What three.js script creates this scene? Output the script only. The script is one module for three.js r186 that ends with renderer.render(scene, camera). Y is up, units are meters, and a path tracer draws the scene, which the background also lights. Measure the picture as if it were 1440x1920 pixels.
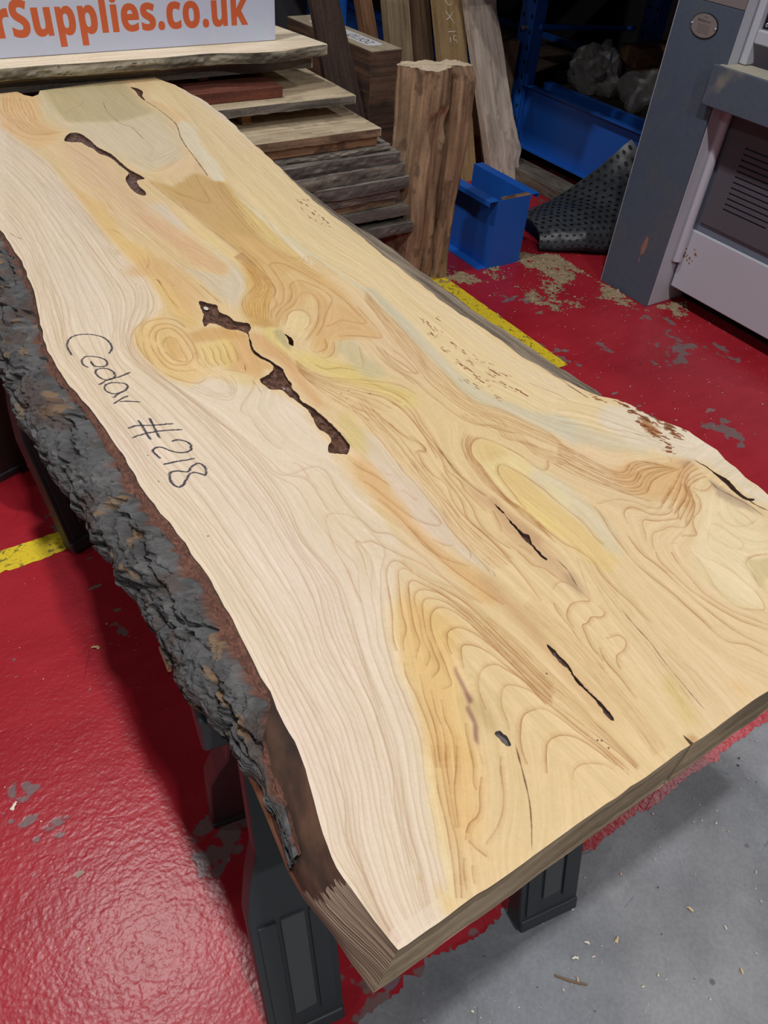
import * as THREE from 'three';
import { mergeGeometries } from 'three/addons/utils/BufferGeometryUtils.js';
import { RectAreaLightUniformsLib } from 'three/addons/lights/RectAreaLightUniformsLib.js';
import { RoundedBoxGeometry } from 'three/addons/geometries/RoundedBoxGeometry.js';

// ---------------------------------------------------------------- camera, light, exposure
const scene = new THREE.Scene();
scene.background = new THREE.Color(0x000000);
const camera = new THREE.PerspectiveCamera(67.38, 1440 / 1920, 0.05, 60);
camera.position.set(0, 1.62, 0);
camera.up.set(0.33032, 0.72863, -0.59999);
camera.lookAt(0.43913, 1.62 - 0.68132, -0.58564);
const renderer = new THREE.WebGLRenderer({ antialias: true });
renderer.toneMapping = THREE.LinearToneMapping;
renderer.toneMappingExposure = 1.0;
renderer.shadowMap.enabled = true;
RectAreaLightUniformsLib.init();
const LAMP_HEIGHT = 5.0;
// high-bay lamps of the workshop: x, z, intensity (candela per square metre of the 0.16 m lens)
const LAMPS = [
  [0.2, 0.12, 1060], [0.02, -2.45, 900], [4.9, -1.2, 550], [4.9, 2.2, 550],
  [-4.6, 0.1, 650], [0.2, 3.6, 1700], [-4.6, -3.2, 450],
];
const LAMP_COLOUR = new THREE.Color(1.0, 0.98, 0.985);

// traced from the slab, millimetres (x, z)
const EDGE_LEFT=[249,-1878,249,-1700,239,-1560,217,-1440,202,-1361,196,-1264,205,-1158,213,-1061,215,-967,214,-862,223,-781,224,-709,226,-637,221,-569,217,-503,212,-450,208,-405,202,-364,195,-333,186,-301,179,-267,182,-236,184,-200,190,-168];
const EDGE_RIGHT=[1013,-2928,1046,-2815,1067,-2617,1060,-2415,1035,-2213,1020,-2029,997,-1846,983,-1679,986,-1554,977,-1398,977,-1289,972,-1161,977,-1047,983,-985,981,-909,992,-851,1002,-795,1020,-743,1045,-720,1056,-690,1062,-650,1078,-614,1090,-587,1087,-549,1090,-522,1080,-487,1074,-444,1071,-405];
const RING_FAMILIES=[
{k:[[249,-1878,249,-1700,239,-1560,217,-1440,202,-1361,196,-1264,205,-1158,213,-1061,215,-967,214,-862,223,-781,224,-709,226,-637,221,-569,217,-503,212,-450,208,-405,202,-364,195,-333,186,-301,179,-267,182,-236,184,-200,190,-168],[296,-2074,305,-1884,291,-1698,282,-1593,273,-1512,261,-1439,247,-1384,238,-1318,241,-1250,243,-1185,245,-1105,251,-1054,256,-968,265,-882,270,-811,271,-741,272,-675,272,-644,270,-589,267,-530,260,-470,256,-416,248,-370,237,-335,230,-315,214,-285,198,-230,193,-193,194,-172],[371,-2387,388,-2143,388,-1926,387,-1759,383,-1656,380,-1547,369,-1460,346,-1385,326,-1333,312,-1269,321,-1203,336,-1127,346,-1053,354,-959,360,-871,360,-800,358,-752,353,-709,349,-648,345,-603,334,-558,318,-512,311,-461,304,-407,290,-356,279,-319,265,-289,249,-250,236,-215,228,-191,224,-169],[400,-2508,418,-2256,428,-2063,430,-1869,426,-1720,421,-1639,424,-1556,423,-1483,404,-1423,371,-1373,346,-1323,327,-1250,336,-1185,357,-1112,374,-1038,385,-952,389,-863,388,-796,384,-749,372,-691,372,-635,374,-586,358,-529,343,-483,329,-440,320,-392,309,-354,293,-316,277,-282,260,-243,249,-207,239,-184,235,-169],[415,-2573,430,-2452,449,-2347,462,-2238,454,-2098,453,-1991,454,-1898,453,-1804,450,-1709,450,-1625,453,-1693,454,-1603,459,-1510,454,-1447,441,-1398,409,-1361,372,-1341,354,-1319,342,-1272,343,-1217,350,-1151,355,-1108,361,-1069,374,-1004,396,-937,412,-868,421,-810,493,-819,495,-740,495,-698,495,-650,497,-614,459,-581,435,-551,415,-517,391,-477,371,-430,359,-388,347,-346,326,-305,327,-307,307,-269,287,-231,274,-200,260,-170]],n:[6,6,4,3],a:0.34,w:1.2,t:"s"},
{k:[[600,-1242,620,-1280,643,-1318,675,-1354,686,-1406,690,-1477,690,-1551],[572,-1268,581,-1311,593,-1342,618,-1368,646,-1394,666,-1474,667,-1538]],n:[8],a:0.5,w:1.0,t:"h"},
{k:[[583,-1103,587,-1061,605,-1022,633,-1003,671,-974,708,-940,721,-900],[570,-1069,573,-1014,581,-963,594,-916,606,-871]],n:[8],a:0.45,w:1.5,t:"h"},
{k:[[848,-1284,838,-1210,830,-1125,821,-1059,809,-987,806,-926,801,-864,805,-825,829,-792,844,-750,861,-703,860,-684],[827,-1250,806,-1143,788,-1051,777,-980,765,-920,766,-871,772,-817,793,-777,809,-740,827,-702,859,-630]],n:[5],a:0.42,w:1.0,t:"h"},
{k:[[802,-797,809,-768,803,-733,814,-723,811,-696,819,-674,833,-653,853,-625],[755,-821,761,-779,786,-752,783,-725,800,-698,799,-671,804,-651,813,-620]],n:[4],a:0.35,w:1.0,t:"h"},
{k:[[851,-674,865,-635,877,-594,886,-569,900,-560,929,-570,945,-566,967,-546],[818,-638,833,-584,853,-544,870,-514,892,-506,925,-521,950,-524,991,-519]],n:[6],a:0.75,w:1.2,t:"h"},
{k:[[896,-473,929,-486,963,-501,996,-517,1025,-525],[889,-419,943,-447,965,-479,995,-487,1017,-484]],n:[3],a:0.75,w:1.0,t:"h"},
{k:[[388,-376,407,-374,415,-392,422,-413,429,-436,439,-460,449,-474,461,-480,472,-475,479,-464,484,-446,487,-424,489,-396,491,-360,493,-321,497,-292],[387,-393,408,-401,418,-426,427,-456,438,-478,449,-495,458,-501,468,-497,478,-484,485,-459,490,-434,491,-405,495,-365,498,-326,501,-295]],n:[0],a:0.5,w:1.2,t:"h"},
{k:[[472,-551,484,-526,501,-501,509,-472,513,-432,517,-391,519,-349,522,-314],[484,-446,487,-424,489,-396,491,-360,493,-321,497,-292],[483,-413,488,-383,492,-352,492,-319,493,-288]],n:[4,2],a:0.2,w:1.0,t:"h"},
{k:[[509,-440,520,-396,524,-340,526,-297,524,-257,525,-216,525,-178],[489,-422,498,-369,502,-316,511,-280,516,-238,521,-203,522,-175]],n:[4],a:0.2,w:1.2,t:"h"},
{k:[[561,-429,568,-383,569,-331,566,-289,563,-254,558,-213,550,-177],[582,-436,586,-390,589,-353,586,-304,583,-263,580,-224,571,-177]],n:[5],a:0.18,w:1.2,t:"h"},
{k:[[712,-440,702,-411,701,-380,700,-351,693,-323,688,-295,685,-260,685,-229,681,-195],[697,-461,688,-424,675,-389,667,-364,661,-333,657,-301,649,-264,642,-231,633,-206]],n:[3],a:0.2,w:1.5,t:"h"},
{k:[[598,-933,594,-854,590,-793,583,-741,580,-682,574,-628,567,-585,566,-544,567,-495],[633,-946,625,-866,624,-806,617,-748,609,-694,604,-649,596,-605,596,-565,600,-525,602,-491]],n:[4],a:0.38,w:1.5,t:"h"},
{k:[[486,-2871,450,-2721,455,-2594,478,-2480,525,-2462],[550,-2822,538,-2704,520,-2571,541,-2492,564,-2471]],n:[7],a:0.4,w:1.0,t:"h"},
{k:[[733,-774,709,-750,694,-722,685,-688,677,-643,680,-603,680,-565,685,-529,687,-493],[748,-748,729,-744,714,-732,703,-711,699,-683,691,-642,687,-601,694,-566,695,-534]],n:[5],a:0.38,w:1.0,t:"h"},
{k:[[808,-2005,772,-1824,758,-1688,755,-1575,759,-1482,761,-1481,782,-1364],[830,-1934,822,-1821,823,-1711,804,-1569,800,-1434,820,-1469,830,-1356]],n:[5],a:0.3,w:1.2,t:"h"},
{k:[[1022,-2925,1023,-2757,1027,-2600,1034,-2438,1028,-2253,1015,-2053,986,-1840,981,-1689,973,-1419,954,-1257,970,-1125,967,-1012,971,-888,979,-814],[949,-2468,935,-2352,894,-2146,860,-1984,837,-1805,831,-1691,821,-1561,820,-1439,864,-1292,866,-1196,858,-1112,850,-1039,835,-945,832,-869,861,-801,883,-709]],n:[11],a:0.22,w:2.0,t:"r"},
{k:[[955,-788,989,-745,1011,-691,1026,-634],[880,-706,918,-672,954,-629,990,-587,1011,-553]],n:[5],a:0.35,w:1.6,t:"r"},
{k:[[540,-2366,560,-2231,567,-2051,572,-1881,586,-1648,598,-1620,626,-1493],[498,-2117,513,-1984,506,-1828,522,-1706,526,-1652,534,-1551,542,-1441,549,-1353]],n:[5],a:0.2,w:1.6,t:"h"},
{k:[[403,-1108,417,-1064,439,-1063,439,-1100,415,-1122],[364,-1107,397,-1055,418,-1029,451,-1052,470,-1105]],n:[3],a:0.25,w:1.0,t:"s"}];
const RINGS=[
[0.55,1.15,376,-438,384,-464,396,-485,406,-502,422,-533,435,-560,445,-573,459,-580,467,-573,472,-551],
[0.55,1.15,382,-434,392,-455,408,-472,417,-495,432,-522,442,-540,456,-560,464,-561,470,-548,481,-521,493,-496,501,-468,505,-428,507,-388,509,-344,513,-305],
[0.55,1.15,384,-418,403,-438,410,-444,418,-467,429,-489,441,-514,456,-535,462,-536,469,-525,479,-504,489,-478,496,-448,499,-414,503,-380,505,-339,509,-300],
[0.55,1.15,387,-406,409,-421,417,-445,432,-476,442,-501,451,-514,461,-517,470,-512,480,-499,487,-476,492,-450,494,-415,496,-381,498,-341,502,-299],
[0.55,1.15,434,-399,437,-418,444,-432,453,-441,467,-440,475,-431,483,-413,488,-383],
[0.55,1.15,429,-376,442,-399,455,-414,468,-406,476,-392,481,-374,486,-348,489,-321,489,-290],
[0.55,1.15,418,-314,425,-334,434,-354,447,-368,461,-373,474,-369,478,-361,486,-341,494,-312,501,-281,510,-242,518,-205,522,-175],
[0.55,1.15,423,-279,434,-301,441,-320,456,-336,464,-339,470,-337,483,-322,490,-302,495,-280,501,-249,508,-215,513,-181],
[0.55,1.15,414,-235,425,-264,440,-283,456,-297,472,-296,482,-292,489,-278,495,-253,503,-225,508,-190,509,-177],
[0.55,1.15,423,-217,441,-239,457,-254,472,-255,485,-247,493,-235,499,-216,505,-192],
[0.55,1.15,444,-196,456,-211,468,-214,482,-209,493,-200,499,-187],
[0.55,1.15,343,-332,328,-301,310,-267,297,-235,286,-214,274,-192,261,-171],
[0.55,1.15,350,-328,333,-293,316,-261,304,-235,298,-220,285,-197,268,-171],
[0.55,1.15,361,-322,340,-294,321,-260,305,-230],
[0.55,1.15,370,-316,349,-288,329,-263,307,-229],
[0.55,1.15,377,-304,366,-278,352,-259,350,-252],
[0.55,1.15,340,-239,333,-234,325,-229],
[0.55,1.15,373,-269,352,-249,335,-230,319,-226,306,-215],
[0.55,1.15,406,-279,388,-257,372,-232,347,-211,318,-199],
[0.55,1.15,302,-222,306,-218,309,-210,310,-202,313,-193,315,-186],
[0.55,1.15,302,-209,289,-195,277,-175],
[0.55,1.15,304,-199,294,-188,287,-175],
[0.55,1.15,383,-439,370,-420,361,-384,353,-354,343,-326,327,-296],
[0.55,1.15,384,-418,379,-398,369,-377,363,-357,353,-331,331,-293],
[0.55,1.15,386,-392,377,-373,369,-354,361,-327,337,-290],
[0.55,1.15,388,-375,381,-358,372,-340,366,-317,346,-285],
[0.55,1.15,397,-333,383,-314,371,-288,363,-274],
[0.55,1.15,384,-293,373,-268],
[0.55,1.15,614,-1212,638,-1235,651,-1253,671,-1263,685,-1255,687,-1230,671,-1202,649,-1184],
[0.55,1.15,615,-1224,634,-1250,649,-1266,679,-1282,705,-1308,725,-1321,733,-1314,734,-1281,717,-1245,691,-1204,661,-1173,635,-1152],
[0.55,1.15,610,-1232,632,-1263,654,-1282,684,-1305,706,-1340,715,-1362,740,-1373,754,-1350,765,-1312,764,-1273,743,-1246,711,-1212,693,-1186,661,-1156],
[0.55,1.15,608,-1239,629,-1276,667,-1307,685,-1336,702,-1374,712,-1425,722,-1470,742,-1464,757,-1428,769,-1377,779,-1325,784,-1277,782,-1220,775,-1157,761,-1164,737,-1188,714,-1181,695,-1179],
[0.55,1.15,610,-1249,629,-1282,652,-1302,660,-1329,676,-1354,688,-1408,701,-1494,699,-1577],
[0.55,1.15,688,-1137,714,-1129,744,-1112,772,-1093,782,-1113,788,-1157,795,-1220],
[0.55,1.15,621,-1105,639,-1102,657,-1108,674,-1143],
[0.55,1.15,624,-1091,639,-1078,659,-1086,683,-1123],
[0.55,1.15,603,-1078,618,-1045,646,-1036,668,-1015],
[0.55,1.15,718,-1095,707,-1067,692,-1033,682,-1018],
[0.55,1.15,746,-1081,741,-1045,736,-1001,736,-960,738,-925],
[0.55,1.15,750,-1073,750,-1030,756,-990,759,-954],
[0.55,1.15,695,-568,688,-602,692,-643,701,-684,704,-712,716,-733,731,-743,745,-744,756,-729,766,-706,775,-675,777,-648,784,-627,795,-629,810,-645],
[0.55,1.15,698,-558,700,-588,706,-624,710,-646,717,-663,729,-673,736,-667,743,-645,748,-621,752,-591,751,-556,753,-524,753,-499,747,-473,747,-452],
[0.55,1.15,688,-553,693,-532,694,-513,697,-487,706,-465,710,-439,703,-417,699,-384,699,-356,697,-316],
[0.55,1.15,810,-645,815,-614,829,-577,840,-555,859,-524,884,-487],
[0.55,1.15,668,-762,661,-727,653,-693,657,-675,658,-646,662,-624],
[0.55,1.15,654,-726,645,-702,646,-672,640,-652,639,-629,639,-610,638,-591],
[0.55,1.15,622,-543,636,-556,650,-592],
[0.55,1.15,622,-543,625,-520,627,-496,628,-475,637,-465,641,-448,644,-431],
[0.55,1.15,629,-525,639,-509,642,-494],
[0.55,1.15,632,-713,628,-682,621,-639,604,-595,606,-566,606,-524,602,-474,593,-420],
[0.55,1.15,612,-419,621,-426,638,-432,647,-426,652,-412,654,-390,653,-386,640,-393,627,-396,611,-388,604,-380,600,-364],
[0.55,1.15,612,-419,602,-402,598,-383,597,-366,593,-345,590,-313,586,-287],
[0.55,1.15,655,-386,656,-371,655,-361,646,-358,635,-365,622,-360,614,-361,606,-346,598,-327,595,-304],
[0.55,1.15,615,-332,622,-331,629,-327,635,-327,645,-322,645,-312,634,-304,618,-302,611,-295,605,-282],
[0.55,1.15,615,-332,604,-316,598,-297,597,-276,590,-243],
[0.55,1.15,797,-536,808,-523,822,-522,846,-514,861,-499,868,-483,879,-472,889,-470,906,-480,927,-487,946,-498],
[0.55,1.15,810,-458,821,-482,832,-492,846,-492,854,-482,862,-467,890,-454,910,-464,933,-476,965,-492],
[0.55,1.15,803,-423,819,-437,832,-456,843,-463,857,-452,878,-443,892,-439,908,-451,933,-462,954,-472,971,-488],
[0.55,1.15,802,-402,815,-419,834,-435,848,-433,866,-433,887,-420,907,-434,932,-445,949,-456,967,-479],
[0.55,1.15,855,-410,872,-407,888,-400,902,-417,914,-427,938,-434,958,-448,969,-471],
[0.55,1.15,831,-405,842,-406,848,-401],
[0.55,1.15,797,-536,793,-511,780,-475,771,-444,761,-401,762,-365,764,-338,763,-311,762,-283,760,-258,765,-240,782,-226,792,-200],
[0.55,1.15,799,-461,789,-437,784,-412,787,-383,786,-357,784,-322,784,-294,786,-261,793,-234,805,-210],
[0.55,1.15,813,-415,797,-393,794,-365,792,-334,795,-307,802,-281,811,-255,828,-227],
[0.55,1.15,831,-405,818,-375,810,-344,805,-316,809,-291,815,-269,826,-249,836,-232],
[0.55,1.15,1023,-471,983,-463,973,-476],
[0.55,1.15,886,-269,889,-285,900,-305,905,-320,916,-326,934,-325,952,-318],
[0.55,1.15,731,-1043,731,-992,743,-947,743,-894,745,-861,748,-820,759,-785,791,-758,806,-736],
[0.55,1.15,766,-1056,771,-1012,768,-973,765,-958,748,-972,745,-1013,753,-1056],
[0.55,1.15,663,-988,674,-955,692,-919,693,-868,682,-826,673,-783,656,-730],
[0.55,1.15,638,-947,666,-918,672,-879,671,-841,662,-789,647,-735],
[0.55,1.15,619,-750,630,-766,643,-759,648,-778,636,-803,632,-852,628,-902],
[0.55,1.15,630,-863,633,-814,646,-789,641,-757,633,-766,622,-745,617,-706,623,-679,608,-640,604,-612,604,-583,606,-546,608,-498],
[0.55,1.15,666,-914,674,-874,670,-828,662,-781,654,-732,638,-695,633,-657,626,-615,614,-581,614,-542,621,-514],
[0.55,1.15,682,-895,683,-860,672,-813,666,-766,660,-721,657,-681],
[0.55,1.15,518,-801,525,-772,536,-746,543,-714],
[0.55,1.15,510,-756,519,-719,525,-678,532,-641,542,-621,558,-606,565,-611,568,-646],
[0.55,1.15,508,-710,516,-664,516,-614,516,-573,528,-543,547,-519],
[0.55,1.15,526,-598,538,-574,543,-567,553,-562],
[0.55,1.15,515,-639,519,-584,521,-537,530,-491,544,-440],
[0.55,1.15,385,-1233,394,-1263,408,-1275,416,-1265,412,-1220,405,-1183,391,-1196,386,-1221,385,-1233],
[0.55,1.15,379,-1259,388,-1290,403,-1307,420,-1305,429,-1282,429,-1234,419,-1188,399,-1175,380,-1185,373,-1222,379,-1259],
[0.55,1.15,370,-1275,384,-1304,404,-1325,424,-1322,437,-1297,440,-1246,430,-1187],
[0.55,1.15,370,-1275,364,-1221,368,-1174,387,-1154,410,-1148],
[0.55,1.15,362,-1291,386,-1340,415,-1346,440,-1333,450,-1291],
[0.55,1.15,362,-1291,349,-1234,353,-1171,370,-1131,396,-1107,415,-1113],
[0.55,1.15,361,-1328,346,-1264,348,-1201],
[0.55,1.15,431,-1216,428,-1189,422,-1169,427,-1147],
[0.55,1.15,448,-1222,444,-1192,438,-1166,440,-1143],
[0.55,1.15,462,-1224,460,-1195,452,-1165,451,-1140],
[0.55,1.15,475,-1223,472,-1189,463,-1160,462,-1138],
[0.55,1.15,490,-1222,486,-1191,477,-1158,473,-1138],
[0.55,1.15,504,-1221,501,-1187,495,-1161,488,-1141],
[0.55,1.15,464,-1507,473,-1496,471,-1475,466,-1414,466,-1366],
[0.55,1.15,501,-1639,487,-1589,470,-1557],
[0.55,1.15,454,-1788,468,-1777,479,-1750],
[0.55,1.15,542,-1456,546,-1411,549,-1353],
[0.55,1.15,687,-1954,692,-1913,706,-1888,720,-1854,738,-1838,757,-1905,766,-1960,783,-2025],
[0.55,1.15,675,-1864,672,-1725,681,-1624,686,-1537,687,-1471],
[0.3,1.3,380,-528,385,-558,395,-598,400,-634,411,-675,421,-700,431,-705,446,-695,463,-671,468,-640,485,-626,491,-604,500,-562,503,-512,515,-463],
[0.3,1.3,399,-529,414,-575,427,-609,435,-638,440,-630,451,-629,461,-613,474,-586,490,-558,500,-523,513,-482,521,-453],
[0.3,1.3,542,-738,555,-740,563,-727],
[0.3,1.3,540,-700,554,-696,558,-679,560,-666,564,-675],
[0.3,1.3,919,-407,929,-405,937,-394,939,-370,939,-354,928,-347,917,-353,911,-373,912,-394,915,-406],
[0.3,1.3,853,-370,860,-364,869,-346,875,-325,875,-301,873,-282,866,-263,856,-253,844,-260,828,-274,825,-295,830,-318,843,-343,853,-370],
[0.3,1.3,969,-428,953,-402,956,-384,981,-373,1007,-375],
[0.3,1.3,988,-417,992,-394,989,-372],
[0.3,1.3,425,-2617,446,-2491,482,-2432,516,-2442],
[0.3,1.3,705,-2206,710,-2162,746,-2180,769,-2192],
[0.3,1.3,691,-2159,705,-2103,743,-2118,784,-2165],
[0.3,1.3,433,-992,429,-938,433,-882,437,-875],
[0.3,1.3,499,-1091,467,-1044,426,-1000,433,-975],
[0.3,1.3,428,-843,443,-826,443,-802,442,-786]];
const CRACKS=[
[0.75,2.2,423,-273,415,-257,404,-235,392,-213,376,-191,359,-171],
[0.55,1.5,714,-2754,688,-2707,655,-2678,620,-2637],
[0.5,1.5,754,-2727,783,-2717],
[0.65,2.2,760,-2711,742,-2621,740,-2544,744,-2479,759,-2455,758,-2401,754,-2337],
[0.8,1.8,262,-1854,269,-1829,280,-1806],
[0.8,3.2,888,-2682,895,-2596,895,-2489,890,-2427,861,-2327,861,-2328,845,-2248,832,-2159,819,-2075,808,-2005],
[0.5,2.0,654,-2026,656,-1976,658,-1927,663,-1869,665,-1823],
[0.5,2.0,680,-356,675,-323,672,-294,666,-270,662,-249,659,-228,656,-210,653,-190],
[0.2,1.5,697,-461,658,-391],
[0.8,4,1030,-415,1031,-398,1037,-380],
[0.6,2.4,1013,-478,1008,-456,1014,-431,1020,-401,1020,-373],
[0.7,1.8,496,-1129,484,-1101],
[0.6,1.2,483,-1080,483,-1053,480,-1026],
[0.5,1.5,452,-1129,472,-1113,483,-1095],
[0.45,2.4,668,-762,658,-711,655,-672,660,-621],
[0.6,2.0,666,-470,665,-444,659,-425,655,-412],
[0.5,1.2,552,-526,563,-536,568,-557],
[0.6,1.8,572,-498,567,-485],
[0.55,2.5,464,-1507,473,-1503,472,-1478],
[0.5,1.4,930,-841,942,-812,954,-785,962,-754],
[0.45,1.4,989,-634,1006,-615,1022,-602],
[0.5,1.2,1002,-557,992,-536],
[0.5,2.0,990,-849,995,-818,999,-778],
[0.7,3.0,993,-801,997,-772,999,-744],
[0.6,3,621,-1203,632,-1205]];
const POCKETS=[
[548,-2408,582,-2459,601,-2452,612,-2396,615,-2316,630,-2256,633,-2182,635,-2130,647,-2076,649,-2046,629,-2045,619,-2002,619,-1957,609,-1939,596,-1966,596,-2021,608,-2073,625,-2100,623,-2155,621,-2207,615,-2241,602,-2267,599,-2311,590,-2336,583,-2372,561,-2381,548,-2395],
[896,-2843,912,-2822,915,-2776,898,-2737,888,-2682,886,-2726,895,-2797],
[515,-1381,530,-1362,539,-1350,533,-1323,542,-1300,545,-1276,565,-1256,559,-1234,549,-1223,537,-1183,532,-1168,534,-1140,542,-1117,544,-1103,549,-1086,542,-1053,541,-1035,534,-1016,536,-1000,531,-977,538,-954,541,-930,543,-900,544,-868,542,-849,540,-830,524,-814,511,-823,501,-831,509,-846,520,-855,524,-873,517,-893,521,-911,527,-951,523,-981,518,-1001,516,-1022,499,-1034,496,-1047,497,-1070,518,-1077,533,-1088,538,-1101,537,-1112,528,-1135,526,-1164,533,-1185,545,-1223,536,-1242,520,-1253,508,-1280,498,-1289,484,-1281,488,-1301,501,-1327,507,-1354],
[661,-605,663,-589,660,-572,659,-554,659,-533,663,-527,656,-510,654,-491,654,-473,651,-474,650,-490,652,-509,650,-520,654,-541,656,-560,660,-576,659,-588],
[551,-361,553,-355,553,-343,553,-328,552,-318,549,-309,548,-292,548,-276,550,-259,549,-248,545,-235,542,-237,542,-249,545,-265,545,-280,544,-294,545,-306,548,-318,546,-330,546,-341,547,-349],
[411,-295,419,-295,420,-287,418,-275,413,-276,411,-284],
[610,-1189,614,-1176,613,-1160,603,-1143,600,-1153,606,-1169],
[1032,-526,1037,-507,1038,-483,1042,-462,1033,-434,1033,-417,1042,-409,1035,-406,1025,-417,1026,-441,1031,-466,1035,-496]];
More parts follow.
